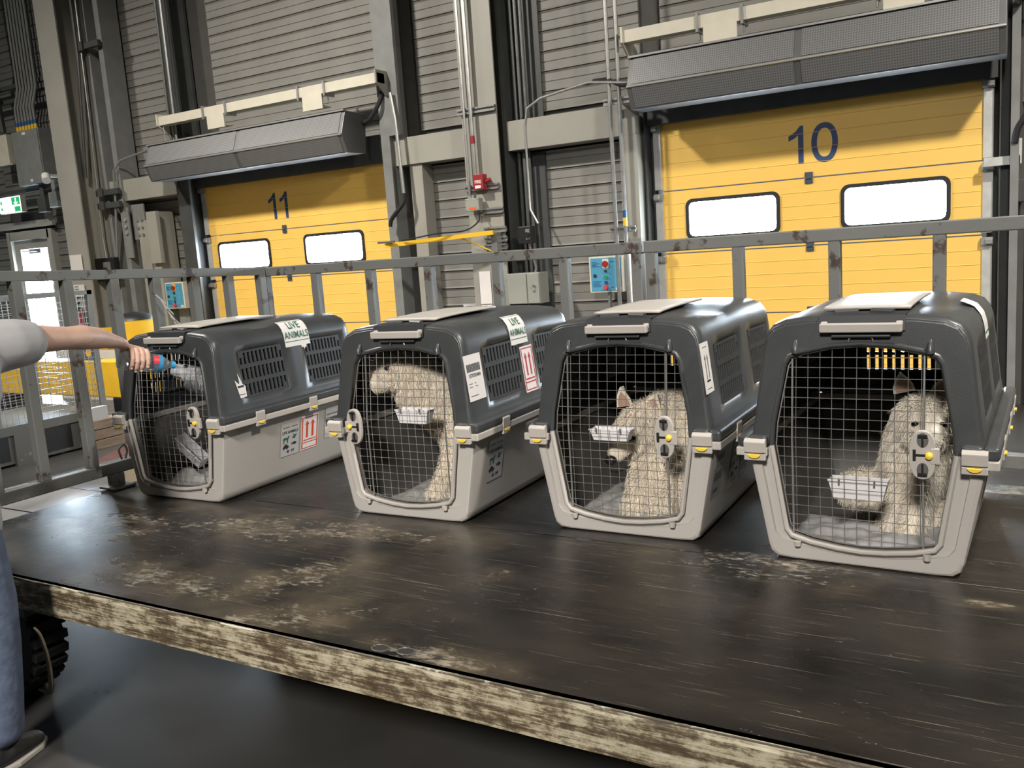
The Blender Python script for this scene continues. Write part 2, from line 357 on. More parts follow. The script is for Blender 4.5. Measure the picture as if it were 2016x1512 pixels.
# ------------------------------------------------------------------ sectional dock doors
def dock_door(n, x0, x1, wins, hx, num, numx):
    d = struct(box(x0 - .03, x1 + .03, 8.475, 8.49, .0, .03).build('door_%d' % n, 'seal'))
    seams = [.03, .84, 1.45, 2.06, 2.72]
    for i in range(4):
        z0, z1 = seams[i] + .006, seams[i + 1] - .006
        b_ = MB()
        if i == 2:
            # window section: rails and stiles round the openings
            wz0, wz1 = 1.585, 1.955
            xs = [x0] + [q for w_ in wins for q in w_] + [x1]
            b_.box(x0, x1, 8.45, 8.49, z0, wz0); b_.box(x0, x1, 8.45, 8.49, wz1, z1)
            for k in range(0, len(xs), 2): b_.box(xs[k], xs[k + 1], 8.45, 8.49, wz0, wz1)
            b_.build('door_panel', 'yellow_door', d)
            for (a, c) in wins:
                fr = MB(); r = .07; t = .022
                def rr(ins, rad, nseg=5):
                    P = []
                    for cx, cz, a0 in ((c - ins - rad, wz1 - ins - rad, 0), (a + ins + rad, wz1 - ins - rad, 90), (a + ins + rad, wz0 + ins + rad, 180), (c - ins - rad, wz0 + ins + rad, 270)):
                        for q in range(nseg + 1):
                            t_ = radians(a0 + 90 * q / nseg); P.append((cx + rad * cos(t_), cz + rad * sin(t_)))
                    return P
                o_ = rr(-.012, r); i_ = rr(t, r - .02); K = len(o_)
                for yy, A in ((8.432, o_), (8.432, i_), (8.47, o_), (8.47, i_)): fr.v += [(p[0], yy, p[1]) for p in A]
                for k in range(K):
                    k2 = (k + 1) % K
                    fr.f += [(k, k2, K + k2, K + k), (K + k, K + k2, 3 * K + k2, 3 * K + k), (2 * K + k, k, k2, 2 * K + k2)]; fr.mi += [0, 0, 0]
                fo = fr.build('window_frame', 'seal', d)
                MB().prism(rr(.0, .062), 'y', 8.462, 8.472).build('window_pane', 'pane', fo)
                cf = MB(); O4 = rr(-.002, .062)
                for q_, (cx_, cz_) in enumerate(((c + .002, wz1 + .002), (a - .002, wz1 + .002), (a - .002, wz0 - .002), (c + .002, wz0 - .002))):
                    cf.prism([(cx_, cz_)] + O4[q_ * 6:q_ * 6 + 6], 'y', 8.4505, 8.4895)
                cf.build('panel_corner', 'yellow_door', d)['kind'] = 'stuff'
        else:
            b_.box(x0, x1, 8.45, 8.49, z0, z1)
            nr = 5 if i < 3 else 5
            b_.build('door_panel', 'yellow_door', d)
        # fine ribs rolled into each section
        rb = MB()
        hz = (z1 - z0) / 5
        for k in range(1, 5):
            z = z0 + hz * k
            segs = [(x0, x1)]
            if i == 2 and 1.56 < z < 1.98: segs = [(x0, wins[0][0] - .02), (wins[0][1] + .02, wins[1][0] - .02), (wins[1][1] + .02, x1)]
            for a, c in segs: rb.prism([(8.4505, z - .006), (8.4465, z), (8.4505, z + .006)], 'x', a + .005, c - .005)
        rb.build('rib', 'yellow_door', d)
    for z in (.84, 1.45, 2.06):
        h = MB().box(hx - .035, hx + .035, 8.435, 8.45, z - .05, z - .008).box(hx - .035, hx + .035, 8.435, 8.45, z + .008, z + .05).box(hx - .025, hx + .025, 8.425, 8.45, z - .012, z + .012)
        h.build('hinge', 'hinge_grey', d, bevel=.003)
    H_ = .335; zb = 2.19
    for k, ch_ in enumerate(num):
        cx_ = numx + (-.115 if k == 0 else .085); q_ = MB()
        if ch_ == '1':
            P_ = [(.0, 0), (.047, 0), (.047, H_), (.018, H_), (-.02, H_ - .045), (-.085, H_ - .085), (-.085, H_ - .128), (-.03, H_ - .105), (0, H_ - .08)]
            q_.add([(cx_ + x_, yy, zb + z_) for yy in (8.4475, 8.4515) for x_, z_ in P_], [(0, 1, 2, 3, 4, 8), (4, 5, 6, 7, 8)])
        else:
            n_ = 32
            for rx, rz in ((.115, H_ / 2 + .006), (.066, H_ / 2 - .042)):
                for i_ in range(n_):
                    t_ = 2 * pi * i_ / n_; c_, s_ = cos(t_), sin(t_)
                    q_.v.append((cx_ + .03 + rx * abs(c_) ** .85 * (1 if c_ > 0 else -1), 8.4475, zb + H_ / 2 + rz * s_))
            for i_ in range(n_): q_.f.append((i_, (i_ + 1) % n_, n_ + (i_ + 1) % n_, n_ + i_)); q_.mi.append(0)
        q_.build('door_digit', 'num_blue', d)
    for xa, xb in ((x0 - .075, x0), (x1, x1 + .075)):                       # white edge plates with rollers
        for i in range(4):
            box(xa, xb, 8.43, 8.45, seams[i] + .02, seams[i + 1] - .09).build('edge_plate', 'white_plate', d)
            r_ = MB().box(xa - .01, xb + .01, 8.405, 8.44, seams[i + 1] - .085, seams[i + 1] - .02).box(xa - .005 if xa < hx else xb - .05, xa + .05 if xa < hx else xb + .005, 8.38, 8.42, seams[i + 1] - .075, seams[i + 1] - .035)
            r_.build('roller_bracket', 'galv', d, bevel=.003)
        s = -1 if xa < hx else 1
        xt = (x0 - .16) if s < 0 else (x1 + .16)
        MB().box(xt - .035, xt + .035, 8.40, 8.50, 0, 3.2).box(xt - s * .035 - .006, xt - s * .035 + .006, 8.33, 8.41, 0, 3.2).build('guide_rail', 'steel_dark', d)
    return d
d11 = dock_door(1, -9.60, -6.47, ((-9.46, -8.52), (-7.90, -6.95)), -8.22, '11', -8.26)
d10 = dock_door(2, -3.12, -.33, ((-2.88, -2.0), (-1.44, -.58)), -1.725, '10', -1.70)
# dark head box over the doors
for a, c, n_ in ((-9.75, -6.3, 'x'), (-3.25, -.2, 'x')):
    struct(box(a, c, 8.36, 8.52, 2.70, 3.02).build('trim_%d' % (1 if a < -5 else 2), 'steel_dark'))

# exit door in the far left corner of the wall
d = struct(MB().box(-14.2, -13.15, 8.40, 8.56, 2.28, 2.42).box(-14.28, -14.18, 8.40, 8.56, 0, 2.42).box(-13.2, -13.08, 8.40, 8.56, 0, 2.42).build('door_3', 'steel_paint', bevel=.004))
lf = MB().box(-14.18, -14.05, 8.46, 8.50, 0, 2.28).box(-13.32, -13.2, 8.46, 8.50, 0, 2.28).box(-14.05, -13.32, 8.46, 8.50, 2.14, 2.28).box(-14.05, -13.32, 8.46, 8.50, 0, .3).build('door_leaf', 'steel_paint', d)
box(-14.05, -13.32, 8.475, 8.485, .3, 1.80).build('glass_pane', 'pane_exit', d)
box(-14.05, -13.32, 8.475, 8.485, 1.80, 2.14).build('glass_pane', 'pane_dim', d)
MB().box(-13.72, -13.42, 8.40, 8.46, 2.06, 2.13).tube([(-13.5, 8.40, 2.09), (-13.7, 8.33, 2.10), (-13.95, 8.42, 2.11)], .01, 6).build('door_closer', 'galv', d)
box(-14.6, -12.95, 8.36, 8.42, 2.46, 2.56).build('steel_lintel', 'steel_paint', d)

# ------------------------------------------------------------------ columns and beams
def ibeam(name, x0, x1, y0, y1, z1, label, t=.02, m='steel_paint', cat='column', z0=0):
    o = MB().box(x0, x1, y0, y0 + t, z0, z1).box(x0, x1, y1 - t, y1, z0, z1).box((x0 + x1) / 2 - t / 2, (x0 + x1) / 2 + t / 2, y0 + t, y1 - t, z0, z1).build(name, m)
    return tag(o, label, cat)
ibeam('steel_column', -11.80, -11.36, 7.8, 8.2, 7.9, 'tall pale grey steel column nearest the left edge, beside the exit door')
ibeam('steel_column', -5.19, -4.76, 8.1, 8.46, 7.9, 'pale steel column between the two yellow doors carrying the red call point')
o = MB().box(-11.32, -11.22, 8.15, 8.45, 0, 7.9).box(-11.02, -10.92, 8.15, 8.45, 0, 7.9).box(-11.22, -11.02, 8.3, 8.34, 0, 7.9)
tag(o.build('steel_column', 'steel_grey'), 'grey channel column right of the leftmost pale column', 'column')
tag(MB().box(-10.75, -10.55, 8.2, 8.45, 0, 2.35).box(-10.45, -10.3, 8.15, 8.45, 0, 2.45).box(-10.42, -10.22, 8.1, 8.16, 1.75, 2.45).build('steel_column', 'steel_paint'), 'short twin post with a bolted plate under the left lintel', 'column')
tag(MB().box(-9.86, -9.62, 8.2, 8.24, 0, 7.9).box(-9.86, -9.62, 8.46, 8.5, 0, 7.9).box(-9.76, -9.72, 8.24, 8.46, 0, 7.9).build('door_post', 'steel_dark'), 'dark steel post on the left side of the left yellow door', 'post')
tag(MB().box(-6.32, -6.20, 8.15, 8.5, 0, 7.9).box(-6.20, -6.04, 8.15, 8.2, 2.95, 7.9).build('door_post', 'steel_grey'), 'grey steel post on the right side of the left yellow door', 'post')
tag(MB().box(-3.43, -3.28, 8.22, 8.45, 0, 2.62).build('door_post', 'steel_paint', bevel=.004), 'pale steel jamb on the left side of the right yellow door', 'post')
tag(MB().box(-.13, -.07, 8.2, 8.52, 0, 7.9).build('door_post', 'steel_grey'), 'grey steel edge post on the right side of the right yellow door', 'post')
tag(MB().box(-6.03, -5.86, 8.25, 8.45, 0, 2.62).build('door_post', 'steel_paint', bevel=.004), 'pale short jamb under the middle lintel, right of the left yellow door', 'post')
tag(box(-6.22, -5.19, 8.22, 8.46, 2.62, 2.92).build('steel_beam', 'steel_paint', bevel=.004), 'pale horizontal beam left of the central column', 'beam')
tag(MB().prism([(-4.72, 2.62), (-3.29, 2.62), (-3.29, 2.80), (-3.42, 2.92), (-4.72, 2.92)], 'y', 8.22, 8.46).build('steel_beam', 'steel_paint', bevel=.004), 'pale horizontal beam right of the central column, chamfered at its end', 'beam')
tag(box(-11.3, -9.84, 8.18, 8.46, 2.64, 2.93).build('steel_beam', 'steel_paint', bevel=.004), 'pale horizontal beam left of the left yellow door', 'beam')
# gusset with rivets
g = thing('gusset_plate', 'grey bolted gusset plate with rows of rivets below the left beam', 'plate', (-10.86, 8.14, 2.2))
MB().box(-.1, .02, 0, .02, -.35, .35).box(.02, .28, .06, .08, -.1, .38).build('plate', 'steel_grey', g)
for i in range(3): MB().cyl((-.05, 0, .18 - .09 * i), (-.05, -.02, .18 - .09 * i), .026, 8).build('rivet', 'steel_paint', g)
for i in range(3):
    for j in range(2): MB().cyl((.13 + .09 * j, .06, .16 - .1 * i), (.13 + .09 * j, .04, .16 - .1 * i), .02, 8).build('rivet', 'galv', g)
# dark sheets as painted shade behind the conduits right of the central column
tag(MB().box(-4.755, -4.725, 8.2, 8.46, 0, 7.9).box(-4.72, -4.4, 8.455, 8.465, 2.95, 7.9).box(-4.72, -4.4, 8.43, 8.455, 0, 2.6).build('shade_strip', 'steel_dark'), 'dark vertical strip of painted shade right of the central column', 'channel')

# ------------------------------------------------------------------ conduits
def conduit(pts, r, label, m='galv', group=None, n=8, name='conduit_pipe'):
    return tag(MB().tube(pts, r, n).build(name, m, smooth=True), label, 'pipe', group)
conduit([(-5.03, 8.03, 2.3), (-5.03, 8.03, 4.9), (-5.03, 8.03, 7.9)], .022, 'thicker grey conduit rising from the red call point')
conduit([(-5.12, 8.04, 2.15), (-5.12, 8.04, 7.9)], .015, 'thin grey conduit rising from the small junction box, left of the thicker one')
tag(MB().cyl((-5.03, 8.03, 2.72), (-5.03, 8.03, 2.80), .024, 10).build('pipe_band', 'red', smooth=True), 'red band round the conduit above the call point', 'band')
for i, x in enumerate((-4.66, -4.60, -4.54)):
    conduit([(x, 8.34, 0), (x, 8.34, 7.9)], .018, ['left', 'middle', 'right'][i] + ' one of three dark conduits beside the central column', 'galv_dark')
conduit([(-3.18, 7.95, 3.05), (-3.7, 8.1, 3.15), (-4.3, 8.22, 3.1), (-4.46, 8.22, 3.02), (-4.5, 8.22, 2.85), (-4.5, 8.22, 2.0), (-4.42, 8.22, 1.85)], .014, 'bright bent conduit from the right air curtain down to the black switch')
conduit([(-3.16, 7.92, 3.03), (-3.3, 8.0, 3.05), (-3.5, 8.06, 3.14), (-3.65, 8.1, 3.15)], .022, 'black sleeve joining the bent conduit to the right air curtain', 'black_rubber')
conduit([(-4.47, 8.1, 1.62), (-4.43, 8.14, 1.4), (-4.45, 8.14, 1.34)], .012, 'short bent conduit between black switch and grey cabinet')
conduit([(-3.47, 8.05, 0), (-3.47, 8.05, 5.5)], .020, 'left of two conduits beside the right yellow door')
conduit([(-3.37, 8.05, 0), (-3.37, 8.05, 5.5)], .020, 'right of two conduits beside the right yellow door, with blue and yellow bands')
tag(MB().cyl((-3.37, 8.05, 1.83), (-3.37, 8.05, 1.90), .022, 10).build('pipe_band', 'blue_dark', smooth=True), 'blue band on the conduit beside the right yellow door', 'band')
tag(MB().cyl((-3.37, 8.05, 1.75), (-3.37, 8.05, 1.83), .022, 10).build('pipe_band', 'yellow_paint', smooth=True), 'yellow band on the conduit beside the right yellow door', 'band')
def strut(x0, x1, y, z, label):
    tag(MB().box(x0, x1, y, y + .03, z + .012, z + .03).box(x0, x1, y, y + .03, z - .03, z - .012).box(x0, x1, y + .02, y + .03, z - .03, z + .03).build('strut_channel', 'galv'), label, 'bracket')
strut(-5.22, -4.76, 8.06, 3.06, 'slotted bracket across the central column, the upper one')
strut(-5.2, -4.78, 8.06, 2.27, 'slotted bracket beside the red call point')
strut(-4.98, -4.74, 8.06, 2.02, 'slotted bracket beside the small junction box')
strut(-3.55, -3.28, 8.07, 2.93, 'slotted bracket behind the two conduits, above the right beam')
strut(-3.55, -3.28, 8.07, 1.72, 'slotted bracket behind the two conduits, below the right beam')
for i, z in enumerate((1.82, 1.72, 1.64)):
    strut(-5.0, -4.72, 8.06, z, ['top', 'middle', 'bottom'][i] + ' bracket of the stack holding the yellow arm')
# left columns: shiny conduits
conduit([(-11.33, 8.06, 1.85), (-11.38, 8.08, 2.2), (-11.33, 8.08, 3.4), (-11.2, 8.08, 7.9)], .014, 'left shiny conduit on the far left columns')
conduit([(-9.7, 8.15, 3.31), (-10.2, 8.12, 3.26), (-10.8, 8.1, 3.18), (-10.98, 8.1, 3.05), (-11.0, 8.1, 2.8), (-11.14, 8.1, 1.9)], .016, 'bent shiny conduit from the left air curtain down past the beam')
conduit([(-11.46, 8.0, 3.0), (-11.3, 8.02, 4.6), (-11.25, 8.02, 7.9)], .02, 'upper grey conduit against the leftmost pale column', 'galv_dark')
conduit([(-9.68, 8.15, 3.3), (-9.66, 8.15, 7.9)], .018, 'shiny conduit up the dark post left of the left yellow door')
conduit([(-9.78, 8.15, 3.3), (-9.76, 8.15, 7.9)], .016, 'dull conduit up the dark post left of the left yellow door', 'galv_dark')
for i, x in enumerate((-9.95, -9.9, -9.83)):
    conduit([(x, 8.3, 0), (x, 8.3, 2.62)], .014, ['left', 'middle', 'right'][i] + ' one of three thin conduits below the left beam beside the left yellow door')
tag(MB().box(-11.55, -11.14, 8.02, 8.12, 1.55, 1.88).build('switch_box', 'black_plastic', bevel=.01), 'black switch housing on the far left columns', 'switch')
tag(MB().box(-11.34, -11.20, 7.99, 8.02, 1.6, 1.82).cyl((-11.27, 7.99, 1.71), (-11.27, 7.96, 1.71), .04, 12, 1).build('rotary_switch', ['galv', 'black_plastic'], bevel=.004), 'square rotary switch with black knob on the black housing', 'switch')
for i, (z, y) in enumerate(((2.78, 8.06), (2.60, 8.06), (4.75, 8.06))):
    tag(MB().box(-11.38, -10.9, y, y + .06, z - .04, z + .04).box(-11.3, -11.2, y - .03, y, z - .06, z + .06).build('pipe_clamp', 'steel_dark', bevel=.004), ['middle pipe clamp on the far left conduits', 'lower pipe clamp on the far left conduits', 'top pipe clamp on the far left conduits'][i], 'clamp')
# flexible cables beside the left yellow door right and beside the right yellow door right
def cable(pts, r, label, m='black_rubber'): return tag(MB().tube(smooth_path(pts), r, 8).build('cable', m, smooth=True), label, 'cable')
def smooth_path(P, n=6):
    P = [Vector(p) for p in P]; out = []
    for i in range(len(P) - 1):
        p0, p1, p2, p3 = P[max(i - 1, 0)], P[i], P[i + 1], P[min(i + 2, len(P) - 1)]
        for k in range(n):
            t = k / n; out.append(.5 * ((2 * p1) + (p2 - p0) * t + (2 * p0 - 5 * p1 + 4 * p2 - p3) * t * t + (3 * p1 - p0 - 3 * p2 + p3) * t ** 3))
    return out + [P[-1]]
cable([(-6.55, 8.15, 3.14), (-6.42, 8.1, 3.15), (-6.29, 8.08, 3.26), (-6.25, 8.13, 3.38), (-6.25, 8.14, 3.44)], .026, 'black hose from the left air curtain to its beam bracket')
conduit([(-6.1, 8.1, 3.4), (-6.06, 8.1, 3.1), (-6.03, 8.1, 2.3)], .02, 'bright conduit down the right post of the left yellow door')
cable([(-6.03, 8.1, 2.3), (-6.03, 8.08, 2.2), (-6.12, 8.05, 2.1), (-6.2, 8.05, 2.02), (-6.22, 8.05, 1.95)], .024, 'black hose at the foot of the bright conduit by the left yellow door')
cable([(-.2, 8.1, 3.30), (-.08, 8.0, 3.26), (.02, 8.05, 3.4), (.06, 8.1, 3.8)], .032, 'black hose above the right end of the right air curtain')
conduit([(-.03, 8.2, 4.2), (-.03, 8.2, 2.45)], .022, 'bright conduit right of the right yellow door')
cable([(-.03, 8.2, 2.47), (-.02, 8.2, 2.38), (-.08, 8.2, 2.27), (-.1, 8.2, 2.16)], .026, 'black hose at the foot of the bright conduit right of the right yellow door')
tag(MB().box(-.32, -.06, 8.30, 8.33, 2.0, 2.07).box(-.10, -.05, 8.30, 8.33, 2.0, 2.2).build('door_bracket', 'white_plate', bevel=.003), 'white angled bracket on the right track of the right yellow door', 'bracket')
tag(box(-.09, .0, 8.36, 8.42, 1.70, 1.88).build('sensor_box', 'steel_dark', bevel=.006), 'small dark box right of the right yellow door', 'box')
tag(MB().tube([(-.10 + .014 * cos(t * 1.1), 8.3 + .014 * sin(t * 1.1), 1.65 - t * .004) for t in range(0, 240)], .004, 4).build('coiled_cable', 'black_rubber', smooth=True), 'coiled black cable hanging right of the right yellow door', 'cable')
cable([(.0, 8.36, 1.78), (.08, 8.36, 1.95), (.15, 8.36, 2.05), (.1, 8.36, 2.12)], .005, 'thin grey cable looping from the dark box right of the right yellow door')

# ------------------------------------------------------------------ air curtains with their hanger beams
def air_curtain(x0, x1, label):
    t = thing('air_curtain', label, 'air curtain', ((x0 + x1) / 2, 7.8, 2.8), group=None)
    w2 = (x1 - x0) / 2
    P = [(.05, .45), (-.05, .185), (.03, -.01), (.35, 0), (.4, .44)]
    c = MB(); c.prism(P, 'x', -w2, w2); c.build('housing', 'curtain_grey', t, bevel=.006)
    def face(pa, pb, xa, xb, off):
        d_ = Vector((0, pb[0] - pa[0], pb[1] - pa[1])); nn = Vector((0, -d_.z, d_.y)).normalized()
        if nn.y > 0: nn = -nn
        a0 = Vector((0, *pa)) + d_ * .07 + nn * off; b0 = Vector((0, *pb)) - d_ * .07 + nn * off
        q = MB(); vs_ = []
        for p in (a0, b0):
            for x in (xa, xb): vs_.append((x, p.y, p.z))
        for p in (a0, b0):
            for x in (xa, xb): vs_.append((x, p.y - nn.y * off * 1.4, p.z - nn.z * off * 1.4))
        q.add(vs_, [(0, 1, 3, 2), (4, 6, 7, 5), (0, 4, 5, 1), (2, 3, 7, 6), (0, 2, 6, 4), (1, 5, 7, 3)])
        q.build('perforated_panel', 'perforated', t)
    for pa, pb in ((P[0], P[1]), (P[1], P[2])):
        face(pa, pb, -w2 + .05, -.03, .006); face(pa, pb, .03, w2 - .05, .006)
    MB().tube([(-w2, -.052, .185), (w2, -.052, .185)], .012, 6).build('edge_strip', 'curtain_edge', t, smooth=True)
    MB().box(-w2, w2, .02, .06, .445, .462).build('top_lip', 'curtain_edge', t)
    for xx in (-w2 * .45, w2 * .45): MB().box(xx - .14, xx + .14, -.012, .0, .10, .135).build('badge', 'curtain_edge', t)
    return t
air_curtain(-9.88, -6.55, 'long grey perforated air curtain above the left yellow door')
air_curtain(-3.17, -.16, 'long grey perforated air curtain above the right yellow door')
def hanger_beam(x0, x1, hangs, z, label):
    t = thing('hanger_beam', label, 'beam', ((x0 + x1) / 2, 7.97, z))
    cx = (x0 + x1) / 2
    MB().box(x0 - cx, x1 - cx, 0, .13, -.06, .05).build('beam', 'cream', t, bevel=.003)
    for x, s in ((x0 - cx, 1), (x1 - cx, -1)):
        MB().prism([(-.02, .08), (-.02, -.06), (.34, -.32), (.34, .08)], 'x', x, x + s * .02).build('end_bracket', 'cream' if s > 0 else 'steel_paint', t)
        for k in range(2): MB().cyl((x - s * .0, .3, -.02 - .16 * k), (x - s * .025, .3, -.02 - .16 * k), .014, 6).build('bolt', 'steel_dark', t)
    for h in hangs:
        MB().box(h - cx - .15, h - cx + .15, -.004, .016, -.22, -.055).box(h - cx - .15, h - cx + .15, .012, .14, -.20, -.185).build('hanger_plate', 'cream', t)
        for e in (-.2, .2): MB().box(h - cx + e - .012, h - cx + e + .012, -.02, .15, -.09, .07).cyl((h - cx + e, .05, -.05), (h - cx + e, .05, -.15), .01, 6).build('strap', 'galv', t)
    return t
hanger_beam(-9.79, -6.16, (-8.72, -7.12), 3.56, 'cream hanger beam above the left air curtain')
hanger_beam(-3.29, .05, (-2.36, -.88), 3.48, 'cream hanger beam above the right air curtain')
tag(MB().tube([(-9.72, 8.0, 3.3), (-9.72, 8.0, 3.5)], .008, 6).build('threaded_rod', 'galv'), 'thin rod between left beam bracket and left air curtain', 'rod')

# ------------------------------------------------------------------ wall equipment
t = thing('fire_call_point', 'red fire call point box on the central column', 'fire alarm', (-4.965, 8.0, 2.32))
MB().box(-.06, .06, -.03, .06, -.08, .08).build('housing', 'red', t, bevel=.006)
MB().box(-.035, .035, -.037, -.03, -.065, -.035).build('glass_strip', 'paper', t)
v, f = text_mesh('FIRE', .045, .001); MB().add([(p[0], -.0315, p[1] + .0) for p in v], f).build('lettering', 'paper', t)
MB().tube([(.06, .02, 0), (.12, .03, .02)], .02, 8).build('cable_gland', 'red', t)
t = thing('junction_box', 'small pale grey junction box with orange strip on the central column', 'box', (-5.06, 8.0, 2.095))
MB().box(-.085, .085, -.03, .06, -.065, .065).build('housing', 'grey_box_paint', t, bevel=.005)
MB().box(-.04, .05, -.033, -.03, -.05, -.025).build('warning_strip', 'orange', t)
for x in (-.07, .07):
    for z in (-.05, .05): MB().cyl((x, -.03, z), (x, -.034, z), .006, 8).build('screw', 'galv', t)
cable([(-5.0, 7.98, 2.03), (-4.98, 7.95, 1.92), (-5.1, 7.85, 1.83), (-5.35, 7.7, 1.82), (-5.6, 7.64, 1.79), (-5.75, 7.62, 1.78)], .008, 'black cable from the junction box along the yellow arm')
t = thing('swing_arm', 'yellow steel swing arm fixed to the central column', 'arm', (-4.85, 7.98, 1.79))
a = Vector((.06, -.06, .0)); b_ = Vector((-1.12, -.36, -.055))
MB().tube([a, b_], .032, 4).build('arm_bar', 'yellow_paint', t)
MB().tube([(-.3, -.14, -.03), (.0, .02, -.20)], .008, 6).build('brace', 'yellow_paint', t)
MB().box(.0, .07, -.02, .08, -.2, .0).build('pivot_post', 'galv', t)
MB().box(-1.2, -.98, -.40, -.38, -.03, -.01).build('end_clip', 'galv_dark', t)
t = thing('rotary_isolator', 'black rotary isolator switch right of the central column', 'switch', (-4.5, 8.1, 1.74))
MB().box(-.075, .075, -.05, .06, -.09, .09).build('housing', 'black_plastic', t, bevel=.008)
MB().box(.02, .065, -.056, -.05, -.05, .06).build('plate', 'galv', t); MB().cyl((.045, -.056, 0), (.045, -.085, 0), .028, 12).build('knob', 'black_plastic', t)
t = thing('control_cabinet', 'grey wall cabinet with a key lock right of the central column', 'cabinet', (-4.53, 8.02, 1.19))
MB().box(-.19, .19, 0, .2, -.16, .16).build('body', 'grey_box_paint', t, bevel=.004)
MB().box(-.185, .04, -.014, 0, -.155, .155).build('door', 'grey_box_paint', t, bevel=.003)
MB().box(.05, .185, -.01, 0, -.155, .155).build('side_door', 'grey_box_paint', t, bevel=.003)
MB().cyl((.13, -.01, .03), (.13, -.035, .03), .012, 10).box(.115, .145, -.014, -.01, -.04, -.015).build('lock', 'galv', t)
def blue_control(loc, label, rows):
    t = thing('door_control', label, 'control panel', loc)
    MB().box(-.185, .185, 0, .11, -.18, .18).build('housing', 'cream', t, bevel=.004)
    MB().box(-.165, .165, -.004, 0, -.165, .165).build('face_plate', 'blue_panel', t)
    MB().cyl((0, -.004, .105), (0, -.03, .105), .03, 14).build('main_switch', 'red', t); MB().box(-.034, .034, -.006, -.003, .06, .155).build('switch_plate', 'cream' if rows else 'yellow_paint', t)
    for z, m_, r in ((.035, 'ink', .014), (-.025, 'green', .018), (-.08, 'blue_dark', .018), (-.13, 'red_btn', .022)):
        MB().cyl((0, -.004, z), (0, -.02 - (.02 if m_ == 'red_btn' else 0), z), r, 12).build('push_button', m_, t, smooth=True)
    MB().cyl((-.12, -.004, -.01), (-.12, -.012, -.01), .018, 12).build('key_hole', 'ink', t)
    p = MB()
    for k in range(4): p.box(-.15, -.15 + .05 + .03 * (k % 2), -.0055, -.004, .12 - .014 * k, .127 - .014 * k)
    for k in range(5): p.box(-.15, -.05 - .012 * (k % 3), -.0055, -.004, -.07 - .013 * k, -.065 - .013 * k)
    for k in range(10): p.box(.125, .133, -.0055, -.004, .13 - .027 * k, .137 - .027 * k)
    p.box(.04, .09, -.0055, -.004, .12, .126).box(.05, .08, -.0055, -.004, -.135, -.128).box(.04, .05, -.0055, -.004, .0, .007).box(.04, .05, -.0055, -.004, -.055, -.048)
    p.build('print', 'blue_dark', t)
    MB().box(.10, .165, -.0055, -.004, -.16, -.135).build('sticker', 'cream', t)
    return t
blue_control((-3.645, 8.15, 1.29), 'blue door control panel with red button beside the right yellow door', 1)
blue_control((-10.10, 8.15, 1.295), 'blue door control panel with red button beside the left yellow door', 0)
tag(MB().cyl((-3.64, 8.2, 0), (-3.64, 8.2, 1.11), .02, 8).build('conduit_pipe', 'steel_grey', smooth=True), 'grey conduit below the blue panel beside the right yellow door', 'pipe')
tag(box(-10.2, -9.98, 8.26, 8.4, .75, 1.11).build('cable_box', 'steel_grey', bevel=.004), 'grey cable box below the blue panel beside the left yellow door', 'box')
tag(box(-3.40, -3.365, 8.1, 8.13, .9, 1.5).build('edge_strip', 'paper'), 'white plastic strip right of the blue panel beside the right yellow door', 'strip')
def sheet(x0, x1, y, z0, z1, label, tilt=0, m='paper', lines=6, nm='notice_sheet'):
    t = thing(nm, label, 'notice', ((x0 + x1) / 2, y, (z0 + z1) / 2)); t.rotation_euler = (0, tilt, 0)
    w2, h2 = (x1 - x0) / 2, (z1 - z0) / 2
    MB().box(-w2, w2, -.002, .002, -h2, h2).build('sheet', m, t)
    p = MB()
    for k in range(lines): p.box(-w2 * .7, w2 * (.2 + .45 * ((k * 37 % 7) / 7)), -.0035, -.002, h2 * (.75 - 1.5 * k / max(lines, 1)) - .003, h2 * (.75 - 1.5 * k / max(lines, 1)))
    if lines: p.build('print', 'ink_grey', t)
    return t
sheet(-5.11, -4.97, 8.09, 1.04, 1.39, 'tall white notice on the lower central column', lines=0)
sheet(-5.10, -4.97, 8.085, .96, 1.03, 'small white label below the tall notice on the central column', lines=2)
sheet(-5.56, -5.38, 8.42, .82, 1.02, 'white paper sheet on the siding left of the central column', lines=1)
sheet(-11.76, -11.49, 7.78, 1.70, 1.95, 'white square notice on the leftmost pale column', lines=0)
t = sheet(-11.76, -11.52, 7.78, 1.36, 1.53, 'small notice with dark print below the square notice', lines=0)
q = MB()
for k in range(4): q.box(-.10, -.01, -.0035, -.002, .05 - .035 * k, .065 - .035 * k)
q.build('print', 'ink_grey', t)
# emergency exit sign
t = thing('exit_sign', 'lit green and white emergency exit sign above the exit door', 'sign', (-13.62, 8.15, 2.81))
MB().box(-.29, .29, 0, .08, -.12, .13).build('housing', 'steel_paint', t)
MB().box(-.285, .285, -.006, 0, -.115, .125).build('face', 'exit_white', t)
g = MB().box(.06, .27, -.008, -.006, .0, .11).box(.12, .27, -.008, -.006, -.105, -.03)
g.box(-.24, -.20, -.008, -.006, .02, .07).box(-.24, -.20, -.008, -.006, -.07, -.03); g.build('pictogram', 'exit_green', t)
g = MB().cyl((.17, -.0085, .085), (.17, -.0095, .085), .018, 10); g.obox((.165, -.009, .045), (.012, .001, .03), Matrix.Rotation(.4, 3, 'Y')); g.obox((.145, -.009, .02), (.03, .001, .008), Matrix.Rotation(.6, 3, 'Y')); g.obox((.19, -.009, .02), (.03, .001, .008), Matrix.Rotation(-.5, 3, 'Y'))
g.build('running_figure', 'exit_white', t)
